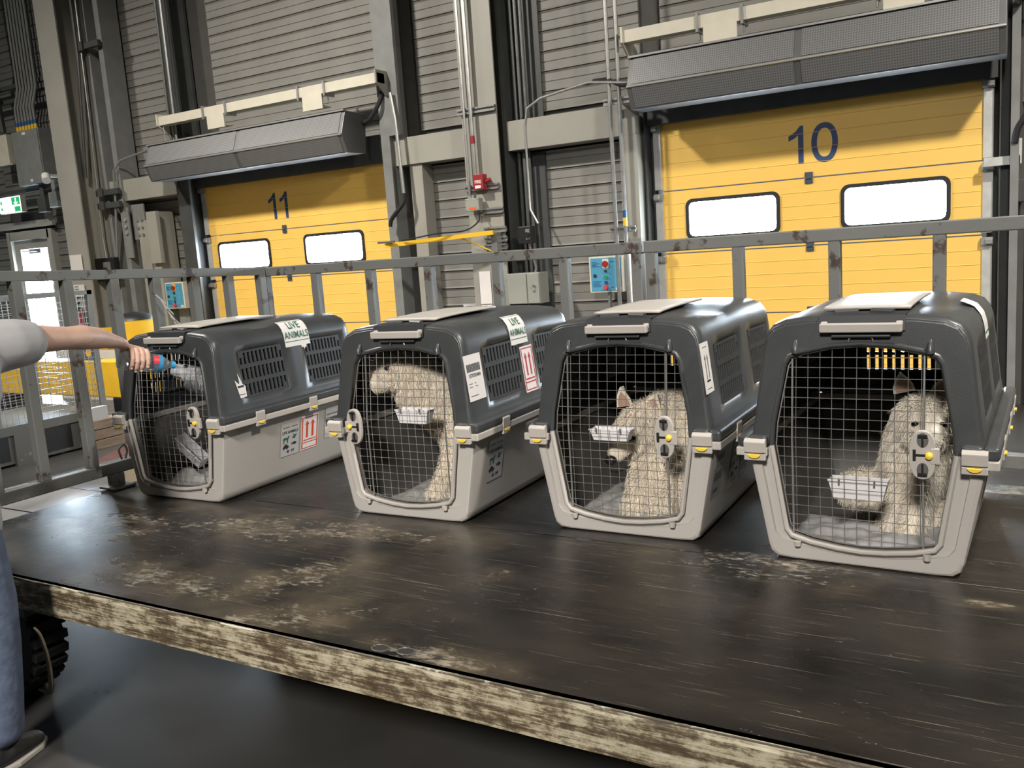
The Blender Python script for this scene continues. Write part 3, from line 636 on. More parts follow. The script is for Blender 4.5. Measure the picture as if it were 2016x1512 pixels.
# electrical boxes upper left
t = thing('electrical_box', 'large grey electrical box above the exit sign', 'electrical box', (-12.97, 8.15, 3.46))
MB().box(-.33, .33, 0, .25, -.40, .40).build('body', 'steel_grey', t, bevel=.006); MB().box(-.32, .32, -.015, 0, -.39, .39).build('cover', 'steel_grey', t, bevel=.004)
MB().box(-.05, .03, -.018, -.015, .33, .37).box(.0, .06, -.018, -.015, -.36, -.32).build('label_plate', 'paper', t)
tag(MB().box(-13.95, -13.46, 8.15, 8.3, 3.42, 3.86).build('electrical_box', 'cream', bevel=.006), 'cream electrical box at the left edge beside the grey one', 'electrical box')
for i in range(7):
    x = -13.2 + i * .075
    conduit([(x, 8.2, 3.95), (x + .0, 8.2, 4.2), (x + .14, 8.2, 4.45), (x + .16, 8.2, 7.9)], .022, ['first', 'second', 'third', 'fourth', 'fifth', 'sixth', 'seventh'][i] + ' conduit from the left rising from the large grey electrical box', 'steel_grey')
    tag(MB().cyl((x, 8.2, 3.86), (x, 8.2, 3.93), .026, 8).build('pipe_gland', 'yellow_paint', smooth=True), 'yellow banded gland on top of the grey electrical box, under the ' + ['first', 'second', 'third', 'fourth', 'fifth', 'sixth', 'seventh'][i] + ' conduit', 'gland')
    tag(MB().cyl((x, 8.2, 3.93), (x, 8.2, 3.99), .027, 8).build('pipe_band', 'blue_dark', smooth=True), 'blue band on the ' + ['first', 'second', 'third', 'fourth', 'fifth', 'sixth', 'seventh'][i] + ' conduit above the grey electrical box', 'band')
for i, z in enumerate((4.55, 4.35)):
    tag(box(-14.6, -12.5, 8.27, 8.33, z - .03, z + .03).build('pipe_rail', 'steel_dark'), ['upper', 'lower'][i] + ' dark horizontal rail left of the grey conduits', 'rail')
tag(box(-14.6, -12.3, 8.25, 8.32, 2.98, 3.04).build('pipe_rail', 'steel_dark'), 'dark horizontal rail just above the exit sign', 'rail')
for i, (x, z) in enumerate(((-12.9, 2.75), (-12.6, 2.8))):
    tag(MB().box(x - .1, x + .1, 8.2, 8.3, z - .1, z + .12).cyl((x, 8.25, z + .1), (x, 8.25, z + .3), .04, 8).build('alarm_unit', 'steel_dark' if i == 0 else 'steel_grey', bevel=.006), ['dark', 'grey'][i] + ' small unit on the wall right of the exit sign', 'box')
conduit([(-13.6, 8.2, 7.9), (-13.5, 8.2, 4.9), (-13.65, 8.2, 4.6), (-13.6, 8.2, 3.9)], .05, 'thick dark duct in the top left corner', 'steel_dark')
tag(MB().cyl((-12.3, 7.95, 3.12), (-12.22, 7.9, 3.04), .06, 10).box(-12.33, -12.27, 7.93, 8.5, 3.10, 3.14).build('security_lamp', 'paper', smooth=True), 'small white lamp beside the leftmost pale column', 'lamp')
# fire extinguisher on column
t = thing('fire_extinguisher', 'red fire extinguisher hanging on the leftmost column', 'fire extinguisher', (-11.66, 7.70, .70))
MB().tube([(0, 0, -.02), (0, 0, 0), (0, 0, .38), (0, 0, .43), (0, 0, .46)], [.07, .085, .085, .06, .03], 16).build('cylinder', 'red', t, smooth=True)
MB().box(-.03, .03, -.03, .03, .46, .52).obox((.04, 0, .56), (.08, .012, .01), Matrix.Rotation(-.3, 3, 'Y')).obox((.05, 0, .52), (.07, .012, .008), Matrix.Rotation(.1, 3, 'Y')).build('valve_handle', 'black_plastic', t)
MB().tube(smooth_path([(.03, -.02, .5), (.16, -.02, .5), (.2, -.02, .35), (.13, -.04, .1)]), .012, 6).build('hose', 'black_rubber', t, smooth=True)
MB().box(-.005, .085, -.092, -.080, .08, .30).build('instruction_label', 'paper', t)

# bollards and barrier
def bollard(x, y, r, h, label, band=.08):
    t = thing('bollard', label, 'bollard', (x, y, 0))
    MB().tube([(0, 0, 0), (0, 0, h)], r, 20).build('post', 'yellow_paint', t, smooth=True)
    MB().tube([(0, 0, h), (0, 0, h + .03), (0, 0, h + .07), (0, 0, h + .09)], [r * 1.02, r * .95, r * .55, .02], 20).build('cap', 'black_plastic', t, smooth=True)
    return t
bollard(-8.80, 6.5, .235, 1.11, 'thick yellow bollard with black domed cap behind the platform corner')
t = thing('crash_barrier', 'yellow and black crash barrier block behind the mesh container', 'barrier', (-9.3, 5.85, 0))
MB().box(-1.3, 1.15, 0, .25, .33, .72).build('rail', 'yellow_paint', t, bevel=.01)
MB().box(.85, 1.15, .0, .25, 0, .33).build('foot', 'black_plastic', t, bevel=.01); MB().box(-1.3, -1.0, .0, .25, 0, .33).build('foot', 'black_plastic', t, bevel=.01)
tag(box(-11.5, -9.0, 7.2, 7.25, 0, .66).build('board', 'paper'), 'white board lying behind the yellow crash barrier', 'board')
tag(MB().box(-11.5, -9.0, 7.3, 7.35, .66, .95).box(-11.4, -11.3, 7.3, 7.35, 0, .66).box(-9.2, -9.1, 7.3, 7.35, 0, .66).build('barrier_rail', 'yellow_paint'), 'far yellow rail behind the white board', 'rail')
t = thing('floor_sign', 'small dark blue sign with yellow disc above the crash barrier', 'sign', (-8.93, 5.93, .72))
MB().box(-.17, .17, 0, .02, 0, .30).build('plate', 'blue_dark', t); MB().cyl((.06, 0, .19), (.06, -.006, .19), .055, 14).cyl((.06, 0, .08), (.06, -.006, .08), .045, 14).build('disc', 'yellow_paint', t)
# mesh container
t = thing('mesh_container', 'grey wire mesh container on a pallet base behind the left fence', 'container', (-7.75, 4.3, 0))
y0, y1, dx = -1.3, 1.0, -1.1
cb = MB().box(dx, 0, y0, y1, .28, .36)
for a in (y0, -.55, .05, .75): cb.box(-.12, 0, a, a + .28, 0, .28).box(dx, dx + .12, a, a + .28, 0, .28)
cb.box(dx + .02, -.03, y0 + .02, y1 - .02, .02, .28); cb.build('pallet_base', 'fence_dark', t)
for a in (-1.02, -.27, .33): MB().box(-.035, -.026, a, a + .28, .05, .28).build('pocket_shade', 'black_plastic', t)  # dark sheets on the closed base, painting the shade of fork pockets
for y in (y0, -.08, y1 - .05):
    MB().box(-.045, 0, y, y + .045, .36, 1.5).build('post', 'steel_grey', t)
    MB().box(dx, dx + .045, y, y + .045, .36, 1.5).build('post', 'steel_grey', t)
MB().box(-.045, 0, y0, y1, 1.46, 1.5).box(dx, dx + .045, y0, y1, 1.46, 1.5).box(dx, 0, y1 - .045, y1, 1.46, 1.5).box(dx, 0, y0, y0 + .045, 1.46, 1.5).build('top_rail', 'steel_grey', t)
ms = MB()
k = y0
while k < y1: ms.tube([(-.02, k, .36), (-.02, k, 1.46)], .0028, 4); ms.tube([(dx + .02, k, .36), (dx + .02, k, 1.46)], .0028, 4); k += .055
z = .36
while z < 1.46: ms.tube([(-.02, y0, z), (-.02, y1, z)], .0028, 4); ms.tube([(dx + .02, y0, z), (dx + .02, y1, z)], .0028, 4); ms.tube([(dx, y1 - .02, z), (0, y1 - .02, z)], .0028, 4); z += .055
x = dx
while x < 0: ms.tube([(x, y1 - .02, .36), (x, y1 - .02, 1.46)], .0028, 4); x += .055
mo = ms.build('wire_mesh', 'galv', t); mo['kind'] = 'stuff'
t = thing('wooden_crate', 'low brown wooden crate standing before the right end of the mesh container', 'crate', (-7.63, 4.98, 0))
for k in range(3): MB().box(-.1, .06, .0, .34, .0 + k * .095, .088 + k * .095).build('board', 'wood', t, bevel=.004)
MB().box(-.02, .05, .03, .2, .28, .40).build('white_bracket', 'paper_grey', t)

# floor markings and plates (recessed pit covers)
def floor_strip(pts, m, label, nm='floor_line', z=.003):
    q = MB(); q.prism(pts, 'z', .0, z); return tag(q.build(nm, m), label, 'floor marking' if nm == 'floor_line' else 'plate')
mat('red_line', (.10, .038, .035), .45, var=.35, scale=9)
floor_strip([(-6.25, 3.2), (-5.9, 3.2), (-7.5, 5.9), (-7.85, 5.9)], 'red_line', 'worn red line painted on the floor beyond the platform')
pl = thing('chequer_plate', 'steel chequer plate pit cover on the floor beyond the left fence', 'plate', (-6.5, 4.6, 0))
MB().box(-.5, 1.2, -.62, .9, 0, .008).build('plate', 'plate_chequer', pl)
tr = MB()
for i in range(48):
    for j in range(38):
        cx, cy = -.48 + i * .034, -.60 + j * .039
        a = pi / 4 if (i + j) % 2 else -pi / 4
        ux, uy = cos(a) * .014, sin(a) * .014; vx, vy = -sin(a) * .004, cos(a) * .004
        tr.add([(cx - ux, cy - uy, .008), (cx + vx, cy + vy, .0105), (cx + ux, cy + uy, .008), (cx - vx, cy - vy, .0105), (cx, cy, .0115)], [(0, 1, 4), (1, 2, 4), (2, 3, 4), (3, 0, 4)])
to = tr.build('raised_tread', 'plate_chequer', pl); to['kind'] = 'stuff'
mat('plate_worn', (.24, .235, .23), .34, .3, var=.25, scale=3)
for k_, (ya, yb, lb) in enumerate(((2.0, 3.428, 'nearer of two pale worn floor plates beyond the left end of the platform'), (3.447, 3.975, 'farther of two pale worn floor plates, next to the chequer plate'))):
    tag(box(-7.0, -4.15, ya, yb, 0, .005).build('floor_plate', 'plate_worn'), lb, 'plate')
floor_strip([(-6.5, 3.43), (-4.0, 3.43), (-4.0, 3.445), (-6.5, 3.445)], 'seal', 'dark expansion joint in the floor beyond the platform', nm='floor_joint')

# ------------------------------------------------------------------ the platform dolly
pf = thing('platform_trailer', 'low flat cargo platform with dark worn deck and cream painted edge', 'trailer', (0, 0, 0))
XL, XR, YF, YJ, YB = -4.0, 1.6, 1.70, 2.755, 3.75
for (a, c) in ((XL, XR),):
    for (y0, y1) in ((YF + .012, YJ - .002), (YJ + .002, YB)):
        MB().box(a + .001, c - .001, y0, y1, ZD - .02, ZD).build('deck_sheet', 'deck', pf, bevel=.0015)
e = MB(); e.prism([(YF, ZD - .115), (YF, ZD - .014), (YF + .004, ZD - .003), (YF + .012, ZD), (YF + .03, ZD), (YF + .03, ZD - .115)], 'x', XL, XR)
e.build('front_edge', 'deck_edge', pf)
MB().tube([(XL + .0, YF + .006, ZD + .0005)] + [(XL + (XR - XL) * k / 60, YF + .006 + .0015 * sin(k * 1.7), ZD + .0012 * sin(k * 2.3)) for k in range(1, 60)] + [(XR, YF + .006, ZD)], .0028, 6).build('edge_bead', 'bead', pf, smooth=True)
MB().box(XL, XL + .03, YF + .03, YB, ZD - .115, ZD - .001).build('side_edge', 'deck_edge', pf)
MB().box(XL, XR, YB - .03, YB, ZD - .115, ZD - .021).box(XL - .06, XR, YB, 3.98, ZD - .115, ZD - .03).build('rear_edge', 'deck_edge', pf)
fr = MB().box(XL + .3, XR - .2, 2.3, 2.4, ZD - .2, ZD - .03).box(XL + .3, XR - .2, 3.1, 3.2, ZD - .2, ZD - .03).box(-3.65, -3.25, YF + .1, YB - .1, ZD - .17, ZD - .03).box(XL + .05, -3.2, YF + .03, YF + .2, ZD - .17, ZD - .115)
fr.build('chassis', 'steel_dark', pf)
def wheel(x, y):
    w_ = MB().tube([(x, y, .25), (x, y + .13, .25)], [.222, .222], 36)
    o_ = w_.build('wheel', 'black_rubber', pf, smooth=True)
    for k in range(26):
        a = 2 * pi * k / 26
        Rm = Matrix.Rotation(-a, 3, 'Y'); c = Vector((x, y + .065, .25)) + Rm @ Vector((.230, 0, 0))
        MB().obox(c, (.02, .068, .018), Rm).build('tread_block', 'black_rubber', o_, bevel=.004)
    MB().cyl((x, y - .004, .25), (x, y, .25), .12, 20).build('hub', 'steel_dark', o_)
wheel(-3.47, 1.765); wheel(-3.45, 3.35); wheel(1.0, 3.35)
# bolt recesses in the deck near the front edge
for i, (x, y) in enumerate(((-1.52, 1.755), (-1.44, 1.765))):
    MB().tube([(x + .027 * cos(t), y + .02 * sin(t), ZD + .001) for t in np.linspace(0, 2 * pi, 17)[:-1]], .0022, 5, closed=True).build('bolt_rim', 'bead', pf, smooth=True)
    MB().cyl((x, y, ZD), (x, y, ZD + .0012), .024, 16).build('bolt_hole', 'ink', pf)

# ------------------------------------------------------------------ side frames
def rail_panel(name, label, origin, length, posts, along, z0=.615, z1=1.602, rear=False, droop=None):
    t = thing(name, label, 'fence', origin)
    def bx(a0, a1, b0, b1, c0, c1):
        return MB().box(a0, a1, b0, b1, c0, c1) if along == 'x' else MB().box(b0, b1, a0, a1, c0, c1)
    zo = origin[2]; h0, h1 = z0 - zo, z1 - zo
    m_ = 'fence_paint'
    if droop:
        P = [((0, y, z - zo) if along == 'y' else (y, 0, z - zo)) for y, z in droop]
        MB().tube(P, .034, 4).build('top_rail', m_, t, bevel=.004)
    else: bx(0, length, -.025, .025, h1 - .055, h1).build('top_rail', m_, t, bevel=.005)
    bx(0, length, -.028, .028, h0, h0 + .058).build('bottom_rail', 'fence_dark' if along == 'y' else m_, t, bevel=.005)
    for a in posts:
        ht = h1 - .054
        if droop: ht = float(np.interp(a, [p_[0] for p_ in droop], [p_[1] for p_ in droop])) - zo - .022
        bx(a - .024, a + .024, -.024, .024, h0 + .057, ht).build('post', m_, t, bevel=.004)
    for a in (posts[0], posts[-1]) if along == 'x' else (.62, 1.55):
        q = bx(a - .03, a + .03, -.03, .03, .012, h0); 
        if along == 'x': q.box(a - .03, a + .03, -.03, .03, -.03, .012).box(a - .07, a + .07, -.06, .05, -.03, -.018)
        else: q.box(-.06, .07, a - .06, a + .06, 0, .012)
        q.build('foot', m_, t, bevel=.003)
    return t
XF, YR = -4.0, 3.84
YB2 = 3.905
rail_panel('side_frame', 'left end railing of the platform, running back behind the first kennel', (-3.99, 2.1, ZD), 1.775, [.025, .25, .50, .75, 1.0, 1.25, 1.5, 1.75], 'y', z0=.625, droop=[(0, 1.655), (.4, 1.635), (.9, 1.615), (1.775, 1.580)])
rail_panel('side_frame', 'rear railing of the platform, its left section behind the first three kennels', (-4.03, YB2, ZD), 2.48, [.03, .437, .844, 1.25, 1.678, 2.065, 2.45], 'x')
rail_panel('side_frame', 'rear railing of the platform, its right section behind the nearest kennel', (-1.541, YB2, ZD), 2.95, [.03, .437, .844, 1.24, 1.647, 2.05, 2.46, 2.92], 'x')
t = thing('chain_latch', 'black chain and latch at the foot of the left railing', 'latch', (-3.93, 2.86, ZD))
MB().tube(smooth_path([(0, 0, .12), (.02, .02, .08), (.05, -.02, .05), (.08, .03, .02), (.03, .06, .012), (.1, .08, .012)]), .009, 6).build('chain', 'black_plastic', t, smooth=True)
MB().box(0, .03, -.03, .0, .05, .12).build('hook', 'steel_dark', t)
t = thing('pin_clip', 'small black spring pin standing on the left bottom rail', 'pin', (-3.965, 2.75, ZD + .14))
MB().tube(smooth_path([(0, 0, 0), (0, -.01, .05), (0, .02, .07), (0, .035, .04), (0, .02, 0)]), .005, 6).build('clip', 'steel_dark', t, smooth=True)
tape = thing('plastic_wrap', 'torn clear plastic wrap caught on a left railing post', 'plastic wrap', (-3.94, 3.12, ZD + .95))
q = MB()
for k in range(7): q.tube([(.01 * sin(k), .02 * k - .06, -.03 * k), (.02, .02 * k - .03 + .01 * cos(k * 3), -.03 * k - .05)], .004, 4)
q.build('wrap', 'paper_grey', tape)

# ------------------------------------------------------------------ pet carriers
LEN = 1.0
def lean(z): return .045 * max(0, (z - .40) / .38)
UP = [(.347, .378), (.338, .40), (.334, .43), (.329, .46), (.305, .67), (.301, .70), (.292, .73), (.272, .756), (.235, .772), (.16, .781), (.08, .784), (0, .785)]
LO = [(.347, .345), (.342, .325), (.290, .045), (.282, .018), (.262, .003), (.22, 0), (0, 0)]
def arch(y): return 1 + .035 * sin(pi * min(1, max(0, y) ** .8)) if y > 0 else 1
def up_prof(y):
    a = arch(y)
    R = [(x, .378 + (z - .378) * a) for x, z in UP]
    return R + [(-x, z) for x, z in R[-2::-1]]
OPEN_U = [(.268, .378), (.263, .45), (.228, .64), (.213, .664), (.18, .678), (.09, .697), (0, .703), (-.09, .697), (-.18, .678), (-.213, .664), (-.228, .64), (-.263, .45), (-.268, .378)]
OPEN_L = [(-.268, .378), (-.226, .105), (-.210, .083), (-.15, .067), (-.07, .056), (0, .052), (.07, .056), (.15, .067), (.210, .083), (.226, .105), (.268, .378)]
def ray_poly(poly, c, ang):
    """distance from c along ang to a polyline"""
    d = (cos(ang), sin(ang)); best = None
    for (x1, z1), (x2, z2) in zip(poly[:-1], poly[1:]):
        ex, ez = x2 - x1, z2 - z1; den = d[0] * ez - d[1] * ex
        if abs(den) < 1e-12: continue
        t = ((x1 - c[0]) * ez - (z1 - c[1]) * ex) / den; u = ((x1 - c[0]) * d[1] - (z1 - c[1]) * d[0]) / den
        if t > 0 and -1e-6 <= u <= 1 + 1e-6: best = t if best is None else max(best, t)
    return best
def ring(outer, inner, c, a0=0, a1=2 * pi, n=48):
    A = set(np.linspace(a0, a1, n).tolist())
    for P in (outer, inner):
        for p in P:
            a = atan2(p[1] - c[1], p[0] - c[0])
            while a < a0 - 1e-9: a += 2 * pi
            if a <= a1 + 1e-9: A.add(min(max(a, a0), a1))
    A = sorted(A); B = []
    for a in A:
        if not B or a - B[-1] > 1e-4: B.append(a)
    O, I = [], []
    for a in B:
        ro, ri = ray_poly(outer, c, a), ray_poly(inner, c, a)
        if ro is None or ri is None: continue
        O.append((c[0] + ro * cos(a), c[1] + ro * sin(a))); I.append((c[0] + ri * cos(a), c[1] + ri * sin(a)))
    return O, I
VENTS = ((.17, .46), (.62, .90))
def upper_shell():
    m_ = MB()
    Y = sorted(set([0, .008, .03, .06, .10, .14, .17] + [round(v, 3) for v in np.linspace(.17, .46, 6)] + [.54, .58] + [round(v, 3) for v in np.linspace(.62, .90, 6)] + [.95, .97, .985, .995, 1.0]))
    ins = {0: .010, .008: .004, .03: 0, .97: .0, .985: .004, .995: .012, 1.0: .022}
    rows = []
    for y in Y:
        P = up_prof(y); i_ = ins.get(y, 0); r_ = []
        for x, z in P:
            k = 1 - i_ / .33; zz = .378 + (z - .378) * (1 - i_ / .36); xx = x * k
            yy = y + lean(zz) * max(0, 1 - y / .14)
            if zz > .72:                                   # shallow scallops pressed in the roof
                d_ = ((abs(xx) - .20) / .055) ** 2 + ((y - .40) / .16) ** 2
                zz -= .022 * math.exp(-d_)
            r_.append((xx, yy, zz))
        rows.append(r_)
    n = len(rows[0])
    for r_ in rows: m_.v += r_
    side = (3, n - 5)
    for i in range(len(Y) - 1):
        for j in range(n - 1):
            ym = (Y[i] + Y[i + 1]) / 2
            if j in side and any(a < ym < b_ for a, b_ in VENTS): continue
            m_.f.append((i * n + j, i * n + j + 1, (i + 1) * n + j + 1, (i + 1) * n + j)); m_.mi.append(0)
    # front face round the door opening
    fo = [(p[0], p[2]) for p in rows[0]]
    O, I = ring(fo, OPEN_U, (0, .378), 0, pi, 60)
    K = len(O); b0 = len(m_.v)
    lp = lambda f_: [(xo + (xi - xo) * f_, zo + (zi - zo) * f_) for (xo, zo), (xi, zi) in zip(O, I)]
    for A_ in (O, lp(.06), lp(.5), lp(.94), I): m_.v += [(x, lean(z), z) for x, z in A_]
    m_.v += [(x * .992, lean(z) + .034, .378 + (z - .378) * .99) for x, z in I]
    for k in range(K - 1):
        for q in range(5): m_.f.append((b0 + q * K + k, b0 + q * K + k + 1, b0 + (q + 1) * K + k + 1, b0 + (q + 1) * K + k)); m_.mi.append(0)
    # back face with a vent opening
    bo = [(p[0], p[2]) for p in rows[-1]]; bo = bo + [bo[0]]
    inn = [(.16, .47), (.16, .68), (-.16, .68), (-.16, .47), (.16, .47)]
    O, I = ring(bo, inn, (0, .575), 0, 2 * pi, 60); K = len(O); b0 = len(m_.v)
    m_.v += [(x, LEN, z) for x, z in O] + [(x, LEN, z) for x, z in I]
    for k in range(K - 1):
        m_.f.append((b0 + k, b0 + k + 1, b0 + K + k + 1, b0 + K + k)); m_.mi.append(0)
    return m_
def lower_shell():
    m_ = MB()
    P = LO + [(-x, z) for x, z in LO[-2::-1]]
    Y = [0, .006, .02, .3, .6, .96, .985, 1.0]; ins = {0: .012, .006: .004, .985: .008, 1.0: .03}
    n = len(P)
    for y in Y:
        k = 1 - ins.get(y, 0) / .3
        for x, z in P: m_.v.append((x * k, y + (.02 * (1 - z / .345) if y > .9 else 0) * -1, z + (ins.get(y, 0) * .6 if z < .05 else 0)))
    for i in range(len(Y) - 1):
        for j in range(n - 1): m_.f.append((i * n + j, i * n + j + 1, (i + 1) * n + j + 1, (i + 1) * n + j)); m_.mi.append(0)
    m_.f.append(tuple(range((len(Y) - 1) * n, len(Y) * n))); m_.mi.append(0)
    fo = [(p[0], p[2]) for p in m_.v[:n]][::-1]; fo = [(-.335, .378)] + fo + [(.335, .378)]
    O, I = ring(fo, OPEN_L, (0, .378), pi, 2 * pi, 60); K = len(O); b0 = len(m_.v)
    def zc(z): return min(z, .345)
    mid = [(x * 1.17, min(.345, .378 + (z - .378) * 1.06)) for x, z in I]
    m_.v += [(x, 0, zc(z)) for x, z in O] + [(xo + (xi - xo) * .08, 0, zc(zo + (zi - zo) * .08)) for (xo, zo), (xi, zi) in zip(O, mid)] + [(x, 0, z) for x, z in mid] + [(x * .992, .010, z + .001) for x, z in mid] + [(x, .010, z) for x, z in I] + [(x * .992, .036, .378 + (z - .378) * .99) for x, z in I]
    for k in range(K - 1):
        for q in range(5): m_.f.append((b0 + q * K + k, b0 + q * K + k + 1, b0 + (q + 1) * K + k + 1, b0 + (q + 1) * K + k)); m_.mi.append(0)
    return m_
def side_x(z, low=False):
    P = LO if low else UP
    for (x1, z1), (x2, z2) in zip(P[:-1], P[1:]):
        if min(z1, z2) - 1e-9 <= z <= max(z1, z2) + 1e-9 and abs(z2 - z1) > 1e-9: return x1 + (x2 - x1) * (z - z1) / (z2 - z1)
    return P[0][0]
def wrap(u, s, n, low=False, y_=0.5):
    """u = distance back along the side, s = height parameter, n = offset outwards; follows the shoulder of the shell"""
    if low:
        return Vector((side_x(max(s, .05), True) + n, u, s))
    a = arch(u)
    # walk arc length from z=.43 up the profile
    P = [(x, .378 + (z - .378) * a) for x, z in UP]; L_ = s - .43; i = 2
    p = P[2]
    if L_ <= 0: x = p[0] - L_ * .11; return Vector((x + n, u, .43 * 1 + L_ + (p[1] - .43)))
    while i < len(P) - 1:
        q = P[i + 1]; d_ = hypot(q[0] - p[0], q[1] - p[1])
        if L_ <= d_: break
        L_ -= d_; p = q; i += 1
    q = P[min(i + 1, len(P) - 1)]; d_ = hypot(q[0] - p[0], q[1] - p[1]); t = L_ / d_
    nx, nz = (q[1] - p[1]) / d_, -(q[0] - p[0]) / d_
    return Vector((p[0] + (q[0] - p[0]) * t + nx * n, u, p[1] + (q[1] - p[1]) * t + nz * n))
def grille(y0, y1, z0, z1, side):
    g = MB(); nb = 11; a = arch((y0 + y1) / 2)
    def pt(y, z, n): x = side_x(z); return (side * (x + n), y, .378 + (z - .378) * arch(y))
    def bar(ya, yb, za, zb):
        v = [pt(y, z, n) for n in (.001, -.012) for z in (za, zb) for y in (ya, yb)]
        g.add(v, [(0, 1, 3, 2), (4, 6, 7, 5), (0, 4, 5, 1), (2, 3, 7, 6), (0, 2, 6, 4), (1, 5, 7, 3)])
    st = (y1 - y0) / nb
    for k in range(nb + 1): bar(max(y0, y0 + k * st - .0058), min(y1, y0 + k * st + .0058), z0, z1)
    hz = (z1 - z0) / 3
    for k in range(4): bar(y0, y1, max(z0, z0 + k * hz - .009), min(z1, z0 + k * hz + .009))
    # corner fillets
    for ya, yb, za, zb in ((y0, y0 + .022, z1 - .03, z1), (y1 - .022, y1, z1 - .03, z1), (y0, y0 + .022, z0, z0 + .03), (y1 - .022, y1, z0, z0 + .03)): bar(ya, yb, za, zb)
    return g
def back_grille():
    g = MB()
    for k in range(11): x = -.16 + .032 * k; g.box(x - .009, x + .009, LEN - .012, LEN + .001, .47, .68)
    for k in range(4): z = .47 + .07 * k; g.box(-.16, .16, LEN - .012, LEN + .001, z - .006, z + .006)
    return g
def wire_span(xz, axis):
    """extent of the door outline at a given x (axis 0) or z (axis 1)"""
    out = []
    P = DOOR + [DOOR[0]]
    for (x1, z1), (x2, z2) in zip(P[:-1], P[1:]):
        a, b_ = ((x1, x2) if axis == 0 else (z1, z2)); c, d_ = ((z1, z2) if axis == 0 else (x1, x2))
        if (a - xz) * (b_ - xz) < 0: out.append(c + (d_ - c) * (xz - a) / (b_ - a))
    return (min(out), max(out)) if len(out) >= 2 else None
DOOR = [(x * .965, .378 + (z - .378) * .965) for x, z in OPEN_U[:-1] + OPEN_L[:-1]]
def dy(z): return .018 + lean(z) * .9
def wire_door(parent, flip):
    d = MB()
    d.tube([(x, dy(z), z) for x, z in DOOR], .0024, 6, closed=True)
    o = d.build('wire_door', 'wire', parent, smooth=True)
    g = MB(); x = -.2336
    while x < .26:
        s = wire_span(x, 0)
        if s: g.tube([(x, dy(s[0]), s[0]), (x, dy(.40), .40), (x, dy(s[1]), s[1])], .00125, 5, caps=False)
        x += .0365
    z = .085
    while z < .69:
        s = wire_span(z, 1)
        if s: g.tube([(s[0], dy(z) - .002, z), (s[1], dy(z) - .002, z)], .00125, 5, caps=False)
        z += .0318
    g.build('wire_grid', 'wire', o)
    sg = -1 if flip else 1
    for x, nm in ((-.207 * sg, 'hinge_rod'), (.176 * sg, 'lock_rod')):
        MB().tube([(x, dy(.075) - .006, .070), (x, dy(.4) - .006, .40), (x, dy(.66) - .006, .672)], .0034, 6).build(nm, 'wire', o, smooth=True)
    # latch: oval plate with three slots and a yellow slider
    lx = .178 * sg if not flip else -.222
    n = 28; P = []
    for k in range(n):
        t = 2 * pi * k / n; c_, s_ = cos(t), sin(t)
        px = .037 * (abs(c_) ** .8) * (1 if c_ > 0 else -1); pz = .074 * (abs(s_) ** .8) * (1 if s_ > 0 else -1)
        if c_ * sg > 0 and abs(pz) < .04: px = sg * .034
        P.append((lx + px, .378 + pz))
    q = MB().prism(P, 'y', -.022, -.006); q.box(min(lx + sg * .02, lx + sg * .045), max(lx + sg * .02, lx + sg * .045), -.024, -.008, .352, .40)
    la = q.build('latch', 'tan', o, bevel=.003)
    for z in (.378 + .045, .378 - .045):
        MB().prism([(lx + .016 * cos(t), z + .022 * sin(t)) for t in np.linspace(0, 2 * pi, 15)[:-1]], 'y', -.0235, -.0215).build('latch_recess', 'tub_in_shade', o)
    k_ = MB()
    for z, s_ in ((.378 + .058, 1), (.378 - .058, -1)): k_.box(lx - .013, lx + .013, -.030, -.023, z - .004, z + .004).box(lx - .003, lx + .003, -.028, -.023, min(z, z - s_ * .032), max(z, z - s_ * .032))
    k_.box(lx - sg * .022 - .004, lx - sg * .022 + .004, -.028, -.022, .362, .394).box(min(lx - sg * .02, lx + sg * .01), max(lx - sg * .02, lx + sg * .01), -.026, -.022, .375, .381)
    k_.build('latch_slider', 'black_plastic', o)
    MB().tube([(lx + sg * .018, -.022, .378), (lx + sg * .018, -.034, .378), (lx + sg * .018, -.038, .378)], [.011, .010, .003], 10).build('yellow_knob', 'tab_yellow', o, smooth=True)
    return o
def clip(parent, c, ax, sgn=1):
    """tan snap clip with a yellow tab; ax 'y' = on the front, 'x' = on a side"""
    cx, cy, cz = c; q = MB(); y_ = MB(); w_ = .034
    if ax == 'y':
        q.prism([(cy, -.002), (cy - .012, .002), (cy - .014, .036), (cy - .006, .045), (cy + .01, .046), (cy + .01, -.002)], 'x', cx - w_, cx + w_)
        q.v = [(a, b_, z + cz) for a, b_, z in q.v]; q.box(cx - w_, cx + w_, cy - .010, cy + .006, cz - .024, cz - .0025)
        y_.prism([(cx + .020 * cos(t), cz - .003 + .013 * sin(t)) for t in np.linspace(pi, 2 * pi, 11)], 'y', cy - .018, cy - .008)
    else:
        s = sgn
        q.prism([(cx - s * .006, -.002), (cx + s * .003, .002), (cx + s * .006, .040), (cx - s * .004, .054), (cx - s * .02, .058), (cx - s * .02, -.002)], 'y', cy - w_ * .85, cy + w_ * .85)
        q.v = [(a, b_, z + cz) for a, b_, z in q.v]; q.box(min(cx - s * .008, cx + s * .003), max(cx - s * .008, cx + s * .003), cy - w_ * .85, cy + w_ * .85, cz - .024, cz - .0025)
        y_.prism([(cy + .018 * cos(t), cz - .003 + .012 * sin(t)) for t in np.linspace(pi, 2 * pi, 11)], 'x', min(cx + s * .001, cx + s * .009), max(cx + s * .001, cx + s * .009))
    o = q.build('clip', 'tan', parent, bevel=.002); y_.build('yellow_tab', 'tab_yellow', o, bevel=.0015)
